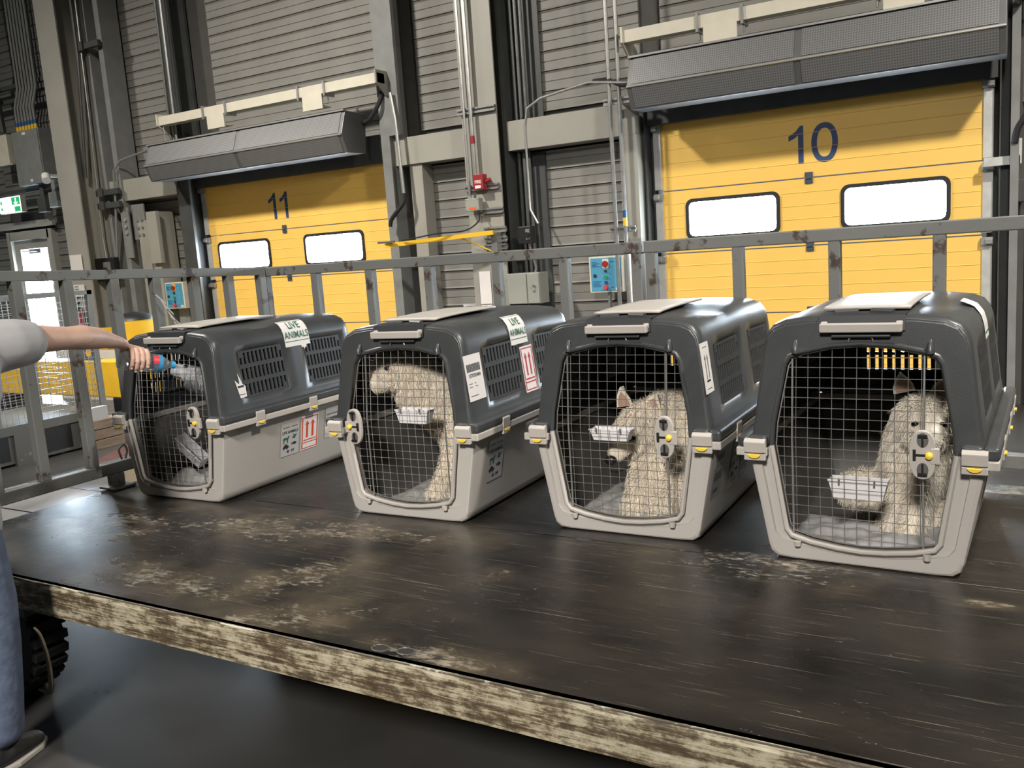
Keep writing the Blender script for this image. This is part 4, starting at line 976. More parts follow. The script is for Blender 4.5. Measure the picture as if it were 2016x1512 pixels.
def make_crate(name, label, loc, rz, flip=False, top_tilt=0):
    t = thing(name, label, 'pet carrier', loc, rz, None)
    def solid(o, th):
        s = o.modifiers.new('solid', 'SOLIDIFY'); s.thickness = th; s.offset = -1; s.material_offset = 1
        return o
    solid(upper_shell().build('upper_shell', ['shell', 'shell_in_shade'], t, smooth=38), .004)
    solid(lower_shell().build('lower_tub', ['tub', 'tub_in_shade'], t, smooth=38), .005)
    box(-.262, .262, .04, .95, .008, .012).build('floor_pan', 'tub_in_shade', t)
    # rims
    a = MB(); x1 = .378
    for s in (-1, 1):
        a.box(min(s * .336, s * x1), max(s * .336, s * x1), -.026, LEN + .02, .343, .371)
        a.box(min(s * .279, s * .336), max(s * .279, s * .336), -.026, .0, .343, .371)
    a.box(-.336, .336, LEN, LEN + .02, .343, .371); a.build('lower_rim', 'tan', t, bevel=.004)
    a = MB()
    for s in (-1, 1):
        a.box(min(s * .336, s * .374), max(s * .336, s * .379), -.025, LEN + .018, .3715, .411)
        a.box(min(s * .279, s * .336), max(s * .279, s * .336), -.025, .004, .3715, .411)
    a.box(-.336, .336, LEN - .01, LEN + .018, .3715, .411); a.build('upper_rim', 'shell', t, bevel=.011, seg=3)
    # raised lips of the doorway
    MB().tube([(x, -.004, z) for x, z in OPEN_L], .0085, 8).build('doorway_lip', 'tan', t, smooth=True)
    MB().tube([(x, lean(z) - .003, z) for x, z in OPEN_U], .008, 8).build('doorway_lip', 'shell', t, smooth=True)
    for s in (-1, 1):
        MB().tube([(s * .193, lean(.68) - .012, .674), (s * .193, lean(.69) - .014, .690), (s * .193, lean(.7) - .004, .712)], [.013, .012, .005], 10).build('hinge_peg', 'shell', t, smooth=True)
        MB().tube([(s * .19, -.012, .052), (s * .19, -.012, .068)], [.010, .012], 8).build('foot_peg', 'tan', t, smooth=True)
        for a_, b_ in VENTS:
            grille(a_, b_, .46, .67, s).build('side_vent', 'vent', t)
        for yy in (.20, .57, .90): clip(t, (s * .377, yy, .352), 'x', s)
        clip(t, (s * .315, -.027, .356), 'y')
    back_grille().build('back_vent', 'shell', t)
    MB().tube([(-.035, lean(.7) + .01, .698), (-.035, lean(.7) - .01, .712), (-.028, lean(.72) - .008, .728), (.028, lean(.72) - .008, .728), (.035, lean(.7) - .01, .712), (.035, lean(.7) + .01, .698)], .0025, 6).build('wire_staple', 'wire', t, smooth=True)
    # carrying handle and storage lid on the roof
    def zt(x, y):
        P = up_prof(y); 
        for (xa, za), (xb, zb) in zip(P[:-1], P[1:]):
            if min(xa, xb) <= x <= max(xa, xb) and xa != xb: return za + (zb - za) * (x - xa) / (xb - xa)
        return .78
    q = MB(); ys = np.linspace(.045, .14, 4)
    for y in ys:
        for x in (-.124, .124): q.v.append((x, y, zt(x, y) + .0015))
    for k in range(3): q.f.append((2 * k, 2 * k + 1, 2 * k + 3, 2 * k + 2)); q.mi.append(0)
    q.v += [(-.124, .030, .742), (.124, .030, .742)]; q.f.append((8, 9, 1, 0)); q.mi.append(0)
    o = q.build('recess_shade', 'seal', t); s_ = o.modifiers.new('solid', 'SOLIDIFY'); s_.thickness = .002  # dark sheet laid on the roof for the shade of the handle recess
    hb = MB().box(-.118, .118, .008, .030, .738, .766)
    for s in (-1, 1): hb.box(min(s * .118, s * .098), max(s * .118, s * .098), .03, .075, .752, .770)
    h = hb.build('carry_handle', 'tan', t, bevel=.004)
    MB().box(-.085, .085, .018, .036, .722, .730).build('handle_ledge', 'shell', t, bevel=.003)
    for s in (-1, 1): MB().tube([(s * .085, .085, .790), (s * .02, .105, .792)], .012, 8).build('lid_hinge', 'shell', t, smooth=True)
    lid = MB(); nx, ny = 9, 12
    for j in range(ny):
        y = .12 + .50 * j / (ny - 1)
        for i in range(nx):
            x = -.127 + .254 * i / (nx - 1); lid.v.append((x, y, max(zt(0, y), .0) + .006 - .10 * abs(x) ** 2))
    for j in range(ny - 1):
        for i in range(nx - 1): lid.f.append((j * nx + i, j * nx + i + 1, (j + 1) * nx + i + 1, (j + 1) * nx + i)); lid.mi.append(0)
    lo = lid.build('storage_lid', 'cream' if False else 'tan', t, smooth=True); s_ = lo.modifiers.new('solid', 'SOLIDIFY'); s_.thickness = .008; s_.offset = 1
    wire_door(t, flip)
    return t
def sticker(crate, y0, y1, s0, s1, prints, m='paper', name='sticker', label=None, low=False, shape=None, off=.0012, texts=()):
    """a thin label following the right side of the carrier; prints: (u0,u1,v0,v1,material) in 0..1, texts: (string,u,v,size,material)"""
    W, H = y1 - y0, s1 - s0
    def grid(poly_u, n_=10, o1=off, m_=m):
        pass
    q = MB(); nv = 14; nu = 6
    def P(u, v, n): return wrap(y0 + u * W, s0 + v * H, n, low)
    if shape is None:
        for n_ in (off + .0012, off):
            for j in range(nv + 1):
                for i in range(nu + 1): q.v.append(tuple(P(i / nu, j / nv, n_)))
        K = (nu + 1) * (nv + 1)
        for j in range(nv):
            for i in range(nu):
                a = j * (nu + 1) + i; q.f.append((a, a + 1, a + nu + 2, a + nu + 1)); q.mi.append(0)
                q.f.append((K + a, K + a + nu + 1, K + a + nu + 2, K + a + 1)); q.mi.append(0)
    else:
        K = len(shape); q.v = [tuple(P(u, v, off + .0012)) for u, v in shape] + [tuple(P(u, v, off)) for u, v in shape]
        q.f = [tuple(range(K)), tuple(range(K, 2 * K))[::-1]] + [(i, (i + 1) % K, K + (i + 1) % K, K + i) for i in range(K)]; q.mi = [0] * len(q.f)
    o = q.build(name, m, crate, label=label)
    bym = {}
    for u0, u1, v0, v1, mm in prints:
        p = bym.setdefault(mm, MB()); st = max(1, int((v1 - v0) * H / .012))
        for k in range(st):
            va, vb = v0 + (v1 - v0) * k / st, v0 + (v1 - v0) * (k + 1) / st
            p.add([P(u0, va, off + .0018), P(u1, va, off + .0018), P(u1, vb, off + .0018), P(u0, vb, off + .0018)], [(0, 1, 2, 3)])
    for item in texts:
        kind, u, v, size, mm = item
        p = bym.setdefault(mm, MB())
        if isinstance(kind, str):
            vv, ff = text_mesh(kind, size, .0004, .9)
        else: vv, ff = kind
        p.add([P(u + a / W, v + b_ / H, off + (.0042 if not low and s1 > .7 else .002)) for a, b_ in vv], ff)
    for mm, p in bym.items(): p.build('print', mm, o)
    return o
def arrow(u, v0, v1, w_, hw, hh): return [([(-w_, 0), (w_, 0), (w_, v1 - v0 - hh), (hw, v1 - v0 - hh), (0, v1 - v0), (-hw, v1 - v0 - hh), (-w_, v1 - v0 - hh)], [(0, 1, 2, 6), (5, 3, 4)])][0]
def animal(kind, s):
    """tiny pictograms: bird, dog, fish, tortoise"""
    V = {'dog': [(-.5, .1), (-.3, .25), (.2, .2), (.45, .45), (.5, .2), (.35, .05), (.3, -.4), (.2, -.4), (.15, 0), (-.2, 0), (-.25, -.4), (-.35, -.4), (-.35, .0)],
         'bird': [(-.5, 0), (-.1, .1), (-.3, .5), (.1, .2), (.35, .35), (.5, .2), (.3, .1), (.15, -.25), (-.2, -.2)],
         'fish': [(-.5, .2), (-.3, .05), (0, .25), (.35, .1), (.5, 0), (.35, -.12), (0, -.22), (-.3, -.05), (-.5, -.2)],
         'tortoise': [(-.5, -.1), (-.25, .2), (0, .32), (.25, .22), (.35, .0), (.5, .1), (.5, -.08), (.3, -.15), (.2, -.35), (.1, -.15), (-.2, -.15), (-.3, -.35), (-.35, -.12)]}[kind]
    return [(x * s, y * s) for x, y in V], [tuple(range(len(V)))]
def arrows_label(crate, y0, y1, s0, s1, mm, low, label, m='paper'):
    pr = [(.04, .96, .035, .06, mm), (.04, .96, .94, .965, mm), (.04, .10, .035, .965, mm), (.90, .96, .035, .965, mm), (.10, .90, .20, .225, mm), (.14, .86, .27, .30, mm)]
    H = s1 - s0; W = y1 - y0
    A = arrow(0, 0, H * .5, W * .055, W * .12, H * .12)
    return sticker(crate, y0, y1, s0, s1, pr, m=m, name='arrow_label', label=label, low=low, texts=((A, .34, .36, 0, mm), (A, .66, .36, 0, mm)) )
def animals_label(crate, y0, y1, s0, s1, label):
    W = y1 - y0; H = s1 - s0; s = W * .36
    return sticker(crate, y0, y1, s0, s1, [(.1, .45, .86, .89, 'ink_grey'), (.55, .9, .86, .89, 'ink_grey')], m='paper_grey', name='animal_label', label=label, low=True,
                   texts=(('LIVE ANIMALS', .5, .72, W * .155, 'ink'), (animal('dog', s), .27, .50, 0, 'ink_green'), (animal('bird', s * .8), .73, .54, 0, 'ink_green'),
                          (animal('tortoise', s), .27, .28, 0, 'ink'), (animal('fish', s * .8), .73, .34, 0, 'ink'), (animal('bird', s * .5), .4, .12, 0, 'ink'), (animal('dog', s * .5), .65, .13, 0, 'ink')))
def live_label(crate, y0, y1, s0, s1, label, torn=False):
    W = y1 - y0
    return sticker(crate, y0, y1, s0, s1, [(.02, .98, .93, .955, 'ink_green'), (.02, .98, .16, .185, 'ink_green')], name='live_animals_sticker', label=label,
                   texts=(('LIVE', .5, .72, W * .30, 'ink_green'), ('ANIMALS', .5, .38, W * .26, 'ink_green')))
C1 = make_crate('pet_carrier', 'dark grey pet carrier farthest left, a bottle held at its wire door', (-3.445, 2.66, ZD), radians(2.0))
C2 = make_crate('pet_carrier', 'second pet carrier from the left, latch on its left, barcode tag on its side', (-2.175, 2.765, ZD), radians(1.5), flip=True)
C3 = make_crate('pet_carrier', 'third pet carrier from the left, narrow white arrow strip beside its vent', (-1.255, 2.845, ZD), radians(.5))
C4 = make_crate('pet_carrier', 'nearest pet carrier on the far right, glossy roof', (-.433, 2.79, ZD), radians(-1.5))
for c in (C1, C2, C3, C4): c['group'] = 'pet carriers in a row on the platform'
live_label(C1, .49, .67, .655, .80, 'white LIVE ANIMALS sticker with green letters and a torn lower edge')
sticker(C1, .60, .64, .632, .655, [], name='torn_sticker_edge', shape=[(0, 1), (1, 1), (.9, .3), (.7, .5), (.55, 0), (.3, .6), (.1, .4)])
sticker(C1, .115, .18, .465, .58, [(.25, .85, .42, .50, 'ink'), (.3, .85, .12, .15, 'ink')], name='torn_arrow_label', label='torn white arrow label', shape=[(.1, .75), (.35, 0), (.95, .02), (1, .45), (.75, .55), (.45, 1), (.5, .65), (.42, .55)])
animals_label(C1, .37, .50, .125, .29, 'white live animals label with small animal pictures')
arrows_label(C1, .515, .645, .125, .30, 'ink_red', True, 'orange-red this-way-up label with two arrows')
sticker(C1, .70, .82, .15, .31, [(.1, .9, .75, .8, 'ink_grey'), (.1, .7, .5, .54, 'ink_grey'), (.1, .9, .2, .24, 'ink_grey')], m='paper_grey', low=True, name='address_label', label='pale address label')
live_label(C2, .41, .56, .655, .79, 'white LIVE ANIMALS sticker with green letters')
bars = [(.10 + .8 * k / 26, .10 + .8 * k / 26 + (.016 if k % 3 else .026), .63, .80, 'ink') for k in range(26)]
sticker(C2, .02, .145, .485, .665, bars + [(.1, .3, .37, .385, 'ink_grey'), (.42, .52, .37, .385, 'ink_grey'), (.1, .3, .30, .315, 'ink_grey'), (.45, .6, .30, .315, 'ink_grey'), (.1, .55, .10, .12, 'ink_grey')], name='barcode_tag', label='white barcode tag', texts=(('1570703404', .5, .54, .020, 'ink'),))
arrows_label(C2, .475, .585, .44, .64, 'ink_crimson', False, 'crimson this-way-up label with two arrows')
animals_label(C2, .12, .245, .135, .31, 'grey live animals label with small animal pictures')
sticker(C3, .01, .10, .525, .70, [(.25, .75, .90, .912, 'ink'), (.3, .72, .22, .26, 'ink'), (.25, .8, .08, .092, 'ink')], name='arrow_strip', label='narrow white strip with two black arrows',
        texts=((arrow(0, 0, .085, .0025, .006, .018), .38, .28, 0, 'ink'), (arrow(0, 0, .085, .0025, .006, .018), .66, .28, 0, 'ink')))
for o_ in (sticker(C3, .06, .16, .26, .32, [(.1, .9, .3, .7, 'ink_grey')], m='paper_grey', low=True, name='address_label', label='small pale label'),
           sticker(C3, .05, .16, .14, .255, [(.1 + .08 * k, .13 + .08 * k, .55, .85, 'ink_grey') for k in range(10)] + [(.1, .6, .2, .3, 'ink_grey')], m='paper_grey', low=True, name='barcode_label', label='pale barcode label')): pass
animals_label(C3, .27, .39, .12, .30, 'grey live animals label, in shadow')
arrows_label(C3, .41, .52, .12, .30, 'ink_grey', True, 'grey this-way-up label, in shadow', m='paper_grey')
arrows_label(C4, .30, .44, .12, .31, 'ink_red', True, 'orange-red this-way-up label seen edge on')
sticker(C4, .46, .60, .66, .82, [(.05, .95, .1, .14, 'ink_green')], name='shoulder_sticker', label='white sticker wrapped over the shoulder')

# water trays hooked on the doors
def tray(name, label, crate, x0, x1, z0, z1, y0=.045, depth=.055, rot=None, m='tray'):
    t = thing(name, label, 'water tray'); t['group'] = 'white water trays hanging inside the wire doors' if m == 'tray' else 'water trays'
    w_, h_ = (x1 - x0), (z1 - z0); q = MB()
    R1 = [(-w_ / 2, 0, h_), (w_ / 2, 0, h_), (w_ / 2, depth, h_), (-w_ / 2, depth, h_)]
    R0 = [(-w_ / 2 + .014, .006, 0), (w_ / 2 - .014, .006, 0), (w_ / 2 - .014, depth - .012, 0), (-w_ / 2 + .014, depth - .012, 0)]
    q.add(R1 + R0, [(4, 5, 6, 7), (0, 1, 5, 4), (1, 2, 6, 5), (2, 3, 7, 6), (3, 0, 4, 7)])
    o = q.build('tray_body', m, t); s_ = o.modifiers.new('solid', 'SOLIDIFY'); s_.thickness = .003
    MB().tube([(p[0] * 1.01, p[1], p[2]) for p in R1], .0035, 6, closed=True).build('rim', m, t, smooth=True)
    for s in (-.3, .3): MB().tube([(s * w_, .002, h_), (s * w_, -.012, h_ + .01), (s * w_, -.016, h_ - .005)], .003, 5).build('hook', 'wire', t)
    M_ = Matrix.Translation(crate.location) @ crate.rotation_euler.to_matrix().to_4x4() @ Matrix.Translation(((x0 + x1) / 2, y0, z0)) @ (rot.to_matrix().to_4x4() if rot else Matrix())
    t.matrix_world = M_
    t.location = M_.translation; t.rotation_euler = M_.to_euler()
    return t
tray('water_tray', 'white water tray tipped on its side inside the leftmost carrier', C1, -.13, .06, .17, .235, y0=.10, rot=Euler((.3, .62, 0)), m='dish')
tray('water_tray', 'white water tray hooked inside the door of the carrier with the barcode tag', C2, -.055, .105, .385, .440)
tray('water_tray', 'white water tray in front of the face of the dog in the third carrier', C3, -.138, .022, .338, .378)
tray('water_tray', 'white water tray low inside the door of the nearest carrier', C4, -.105, .07, .205, .262)

def bedding(crate, label, x0, x1, y0, y1, h, seed, m='bedding'):
    r = np.random.default_rng(seed); n = 26
    G = r.random((n, n)); 
    for _ in range(2): G = (G + np.roll(G, 1, 0) + np.roll(G, 1, 1) + np.roll(G, -1, 0) + np.roll(G, -1, 1)) / 5
    G = (G - G.min()) / (G.max() - G.min())
    q = MB()
    for j in range(n):
        for i in range(n):
            e_ = min(1, 4 * min(i, n - 1 - i) / n, 4 * min(j, n - 1 - j) / n) * .8 + .2
            q.v.append((x0 + (x1 - x0) * i / (n - 1) + r.normal() * .003, y0 + (y1 - y0) * j / (n - 1), .018 + h * G[j, i] * e_))
    for j in range(n - 1):
        for i in range(n - 1): q.f.append((j * n + i, j * n + i + 1, (j + 1) * n + i + 1, (j + 1) * n + i)); q.mi.append(0)
    o = q.build('absorbent_pad', m, smooth=70); s_ = o.modifiers.new('solid', 'SOLIDIFY'); s_.thickness = .004; s_.offset = 1
    o.location = crate.location; o.rotation_euler = crate.rotation_euler
    return tag(o, label, 'pet bedding')
bedding(C1, 'crumpled pale paper bedding on the floor of the leftmost carrier', -.25, .24, .05, .6, .10, 1, 'paper_grey')
bedding(C2, 'crumpled grey pad under the paws of the dog in the carrier with the barcode tag', -.20, .24, .05, .7, .045, 2)
bedding(C3, 'crumpled grey pad in the left of the third carrier', -.25, .24, .05, .8, .07, 3)
bedding(C4, 'crumpled white pad on the floor of the nearest carrier', -.25, .25, .05, .42, .045, 4, 'paper_grey')

# ------------------------------------------------------------------ bodies grown with the skin modifier
def skin_mesh(chains, sub=2):
    """chains: lists of (x,y,z,r[,r2]); a chain may start with the index tuple (chain,i) it branches from"""
    V, E_, Rr = [], [], []; idx = {}
    for ci, ch in enumerate(chains):
        prev = None
        for k, p in enumerate(ch):
            if len(p) == 2: prev = idx[p]; continue
            V.append(p[:3]); Rr.append((p[3], p[4] if len(p) > 4 else p[3])); i = len(V) - 1; idx[(ci, k)] = i
            if prev is not None: E_.append((prev, i))
            prev = i
    me = bpy.data.meshes.new('s'); me.from_pydata(V, E_, []); o = bpy.data.objects.new('s', me); COL.objects.link(o)
    sk = o.modifiers.new('skin', 'SKIN'); sk.use_smooth_shade = True
    for i, v in enumerate(me.skin_vertices[0].data): v.radius = Rr[i]; v.use_root = (i == 0)
    s = o.modifiers.new('sub', 'SUBSURF'); s.levels = sub; s.render_levels = sub
    bpy.context.view_layer.update()
    ev = o.evaluated_get(bpy.context.evaluated_depsgraph_get()); out = bpy.data.meshes.new_from_object(ev)
    bpy.data.objects.remove(o)
    return out
def blend_mesh(limbs, voxel=.012, smooth_it=6):
    """tapered elliptical limbs fused into one closed surface; limb point = (x,y,z,r_across,r_depth)"""
    q = MB(); n = 16
    for L_ in limbs:
        P = [Vector(p[:3]) for p in L_]; RA = [(p[3], p[4] if len(p) > 4 else p[3]) for p in L_]
        d0 = (P[0] - P[1]).normalized(); d1 = (P[-1] - P[-2]).normalized()
        r0, r1 = min(RA[0]), min(RA[-1])
        pts, rad = [], []
        for t in (.92, .6, .25): pts.append(P[0] + d0 * r0 * t * .8); rad.append(tuple(a * sqrt(1 - t * t) for a in RA[0]))
        pts += P; rad += RA
        for t in (.25, .6, .92): pts.append(P[-1] + d1 * r1 * t * .8); rad.append(tuple(a * sqrt(1 - t * t) for a in RA[-1]))
        vs_ = []; N_ = len(pts)
        for i, p in enumerate(pts):
            d_ = (pts[min(i + 1, N_ - 1)] - pts[max(i - 1, 0)]).normalized()
            u = Vector((1, 0, 0)) - d_ * d_.x
            u = u.normalized() if u.length > .25 else (Vector((0, 0, 1)) - d_ * d_.z).normalized()
            v = d_.cross(u)
            for k in range(n):
                a = 2 * pi * k / n; vs_.append(p + u * cos(a) * rad[i][0] + v * sin(a) * rad[i][1])
        fs = [(i * n + k, i * n + (k + 1) % n, (i + 1) * n + (k + 1) % n, (i + 1) * n + k) for i in range(N_ - 1) for k in range(n)]
        fs += [tuple(range(n))[::-1], tuple(range((N_ - 1) * n, N_ * n))]
        q.add(vs_, fs)
    me = bpy.data.meshes.new('b'); me.from_pydata(q.v, [], q.f); o = bpy.data.objects.new('b', me); COL.objects.link(o)
    m1 = o.modifiers.new('remesh', 'REMESH'); m1.mode = 'VOXEL'; m1.voxel_size = voxel; m1.use_smooth_shade = True
    m2 = o.modifiers.new('smooth', 'SMOOTH'); m2.factor = .5; m2.iterations = smooth_it
    bpy.context.view_layer.update()
    out = bpy.data.meshes.new_from_object(o.evaluated_get(bpy.context.evaluated_depsgraph_get()))
    bpy.data.objects.remove(o); return out
def link_mesh(me, name, m, parent=None, smooth=True):
    me.materials.clear(); me.materials.append(MAT[m])
    if smooth: me.polygons.foreach_set('use_smooth', [True] * len(me.polygons))
    o = bpy.data.objects.new(name, me); COL.objects.link(o)
    if parent: o.parent = parent
    return o
def fur(me, n, length, parent, m, seed, flow=(0, .4, -.6), avoid=(), lenf=None, width=.0011):
    """tapered strands standing on a body mesh"""
    r = np.random.default_rng(seed); me.calc_loop_triangles()
    nt_ = len(me.loop_triangles); T = np.empty(nt_ * 3, int); me.loop_triangles.foreach_get('vertices', T); T = T.reshape(-1, 3)
    Vv = np.empty(len(me.vertices) * 3); me.vertices.foreach_get('co', Vv); Vv = Vv.reshape(-1, 3)
    Nn = np.empty(len(me.vertices) * 3); me.vertices.foreach_get('normal', Nn); Nn = Nn.reshape(-1, 3)
    A = Vv[T]; ar = np.linalg.norm(np.cross(A[:, 1] - A[:, 0], A[:, 2] - A[:, 0]), axis=1); pick = r.choice(nt_, n, p=ar / ar.sum())
    b = r.random((n, 2)); f_ = b.sum(1) > 1; b[f_] = 1 - b[f_]; wts = np.c_[1 - b.sum(1), b]
    P = (A[pick] * wts[:, :, None]).sum(1); N_ = (Nn[T[pick]] * wts[:, :, None]).sum(1); N_ /= np.linalg.norm(N_, axis=1)[:, None] + 1e-9
    L_ = length * (.6 + .7 * r.random(n))
    if lenf is not None: L_ = L_ * lenf(P)
    for c, rad, k in avoid:
        d_ = np.linalg.norm(P - np.array(c), axis=1); L_ = np.where(d_ < rad, L_ * k, L_)
    keep = L_ > .002; P, N_, L_ = P[keep], N_[keep], L_[keep]; n = len(P)
    fl_ = np.array(flow, float); D1 = N_ * .55 + fl_ * .65 + r.normal(0, .16, (n, 3)); D1 /= np.linalg.norm(D1, axis=1)[:, None]
    D2 = N_ * .12 + fl_ * .95 + r.normal(0, .2, (n, 3)); D2 /= np.linalg.norm(D2, axis=1)[:, None]
    p1 = P + D1 * (L_ * .5)[:, None]; p2 = p1 + D2 * (L_ * .5)[:, None]
    S = np.cross(D1, r.normal(0, 1, (n, 3))); S /= np.linalg.norm(S, axis=1)[:, None]; S *= width
    VV = np.stack([P - S, P + S, p1 - S * .7, p1 + S * .7, p2], 1).reshape(-1, 3); base_ = np.arange(n) * 5
    F4 = np.stack([base_, base_ + 1, base_ + 3, base_ + 2], 1); F3 = np.stack([base_ + 2, base_ + 3, base_ + 4], 1)
    me2 = bpy.data.meshes.new('fur'); me2.from_pydata(VV.tolist(), [], F4.tolist() + F3.tolist())
    o = link_mesh(me2, 'fur', m, parent); return o
def ball(c, r, name, m, parent, sc=(1, 1, 1), seg=14):
    me = bpy.data.meshes.new(name); b_ = bmesh.new(); bmesh.ops.create_uvsphere(b_, u_segments=seg, v_segments=seg // 2 + 2, radius=r)
    for v in b_.verts: v.co = Vector((v.co.x * sc[0], v.co.y * sc[1], v.co.z * sc[2])) + Vector(c)
    b_.to_mesh(me); b_.free(); return link_mesh(me, name, m, parent)
def ear(c, tip, w_, parent, m='fur', front=(0, -1, 0)):
    """a soft upright triangular ear with a pink hollow"""
    c, tip = Vector(c), Vector(tip); up = (tip - c); side = up.cross(Vector(front)).normalized(); fr_ = Vector(front).normalized()
    def shape(k, off, th):
        v = []
        for t_, ww in ((0, 1), (.35, .92), (.7, .55), (.92, .22), (1, .05)):
            q = c + up * t_ * k
            v += [q - side * w_ * ww * k + fr_ * off, q + fr_ * (off - .35 * w_ * ww), q + side * w_ * ww * k + fr_ * off, q + fr_ * (off - th)]
        f_ = []
        for j in range(4):
            for i in range(4): a, b_ = 4 * j + i, 4 * j + (i + 1) % 4; f_.append((a, b_, b_ + 4, a + 4))
        f_ += [(0, 1, 2, 3), (16, 17, 18, 19)]
        return MB().add(v, f_)
    o = shape(1, 0, .022).build('ear', m, parent, smooth=80)
    q = c + up * .12 + fr_ * (-.002)
    shape(.75, .004 + .0, .0).build('inner_ear', 'ear_pink', o, smooth=80)
    return o
def dog(label, crate, chains, head, nose, eyes, ears, furm, n, flen, flow, seed, muzzle_avoid, mouth=None, lenf=None, face=(0, -1, 0), look=(0, 1, 0)):
    t = thing('dog', label, 'dog', crate.location, crate.rotation_euler[2])
    me = skin_mesh(chains, 2)
    body = link_mesh(me, 'body', furm, t)
    fur(me, n, flen, t, furm, seed, flow, avoid=muzzle_avoid, lenf=lenf)
    from mathutils.bvhtree import BVHTree
    bv = BVHTree.FromPolygons([v.co[:] for v in me.vertices], [tuple(p.vertices) for p in me.polygons])
    def seat(c, inset):
        dr = Vector(look).normalized(); h = bv.ray_cast(Vector(c) - dr * .6, dr)
        return tuple(h[0] + dr * inset) if h[0] is not None else c
    eyes = [(seat(e_[0], -.002), e_[1]) for e_ in eyes]
    if mouth: mouth = [seat(p_, -.002) for p_ in mouth]
    ball(nose[0], nose[1], 'nose', 'nose', t, nose[2] if len(nose) > 2 else (1.2, .9, .9))
    for e_ in eyes: ball(e_[0], e_[1], 'eye', 'eye', t, (1.25, 1, .85))
    for e_ in ears: ear(*e_, t, furm, face)
    if mouth: MB().tube(smooth_path(mouth), .0035, 5).build('mouth', 'nose', t, smooth=True)
    return t
def nose_cut(P): return np.ones(len(P))
# second carrier: cream dog crouching, head up and turned to the left
dog('fluffy cream dog looking left in the carrier with the barcode tag', C2, [
    [(.10, .62, .30, .13, .14), (.08, .48, .34, .13, .14), (.05, .40, .37, .13, .14), (-.02, .36, .43, .14, .14), (-.10, .32, .515, .145), (-.160, .285, .578, .135), (-.200, .250, .580, .110), (-.230, .218, .540, .072), (-.248, .196, .514, .046), (-.270, .176, .503, .034)],
    [(0, 2), (.085, .27, .24, .05), (.06, .22, .15, .034), (.03, .18, .07, .028), (.01, .14, .045, .032)],
    [(0, 2), (.12, .33, .24, .05), (.11, .28, .15, .034), (.09, .24, .07, .028), (.07, .20, .045, .032)],
    [(0, 0), (.16, .72, .20, .085), (.13, .66, .10, .045), (.10, .58, .05, .035)],
    [(0, 0), (.02, .74, .20, .085), (.00, .68, .10, .045), (-.02, .60, .05, .035)]],
    None, ((-.285, .160, .506), .018), (((-.190, .200, .590), .0135),), (((-.15, .24, .615), (-.13, .25, .665), .03), ((-.10, .31, .605), (-.07, .325, .655), .03)),
    'fur', 70000, .042, (.25, .1, -.85), 11, (((-.25, .19, .51), .065, .18), ((-.20, .19, .56), .06, .25), ((-.18, .19, .50), .04, .4)), mouth=[(-.255, .18, .490), (-.225, .18, .480), (-.19, .19, .482), (-.165, .20, .497)], face=(-.8, -.5, 0), look=(-.60, .78, -.12))
# third carrier: tan and white dog, head low
dog('cream and tan dog with its head lowered behind the water tray in the third carrier', C3, [
    [(.09, .66, .28, .16, .17), (.10, .50, .31, .16, .16), (.08, .38, .33, .13, .14), (.035, .30, .36, .10), (-.02, .255, .37, .085), (-.05, .215, .325, .066), (-.078, .175, .278, .042), (-.098, .145, .238, .030)],
    [(0, 2), (.02, .27, .20, .085), (.0, .20, .13, .055), (-.01, .15, .07, .035), (-.02, .10, .045, .036)],
    [(0, 2), (.14, .28, .20, .075), (.12, .20, .12, .05), (.10, .15, .07, .035), (.09, .10, .045, .036)],
    [(0, 0), (.19, .74, .16, .08), (.17, .66, .07, .05), (.15, .55, .045, .035)],
    [(0, 0), (.0, .76, .16, .08), (-.02, .68, .07, .05), (-.03, .58, .045, .035)]],
    None, ((-.092, .124, .243), .021, (1.15, .8, .95)), (((-.020, .137, .322), .012), ((-.090, .168, .330), .010)),
    (((-.075, .245, .43), (-.090, .245, .505), .040), ((.03, .25, .415), (.055, .245, .480), .040)),
    'fur', 80000, .040, (.05, -.15, -.8), 12, (((-.09, .16, .26), .065, .15), ((-.04, .17, .32), .05, .3)), mouth=[(-.105, .13, .203), (-.075, .135, .196), (-.04, .15, .205), (-.01, .17, .222)], face=(-.3, -1, -.1))
# nearest carrier: white dog sitting upright at the right
dog('white fluffy dog sitting upright behind the latch of the nearest carrier', C4, [
    [(.10, .60, .15, .115), (.12, .53, .22, .12), (.13, .44, .30, .11), (.137, .37, .37, .10), (.145, .33, .43, .092), (.155, .27, .41, .070), (.168, .22, .375, .045), (.178, .185, .355, .032)],
    [(0, 2), (.13, .36, .20, .055), (.12, .31, .12, .034), (.11, .27, .06, .028), (.105, .23, .042, .034)],
    [(0, 2), (.08, .40, .20, .055), (.055, .35, .12, .034), (.045, .31, .06, .028), (.035, .27, .042, .034)],
    [(0, 0), (.14, .58, .12, .075), (.17, .48, .08, .05), (.17, .38, .045, .032)],
    [(0, 0), (.0, .58, .11, .07), (-.04, .48, .08, .048), (-.05, .40, .045, .032)],
    [(0, 0), (-.02, .70, .08, .045), (-.11, .62, .10, .055), (-.14, .52, .10, .045)]],
    None, ((.183, .160, .350), .017), (((.128, .222, .420), .010), ((.205, .226, .418), .010)),
    (((.08, .34, .50), (.065, .345, .565), .034), ((.19, .34, .495), (.205, .345, .555), .034)),
    'fur_light', 75000, .042, (-.05, -.1, -.85), 13, (((.172, .2, .365), .06, .15), ((.165, .235, .41), .06, .3)), mouth=[(.16, .178, .33), (.178, .170, .324), (.2, .18, .33)], face=(.1, -1, 0))
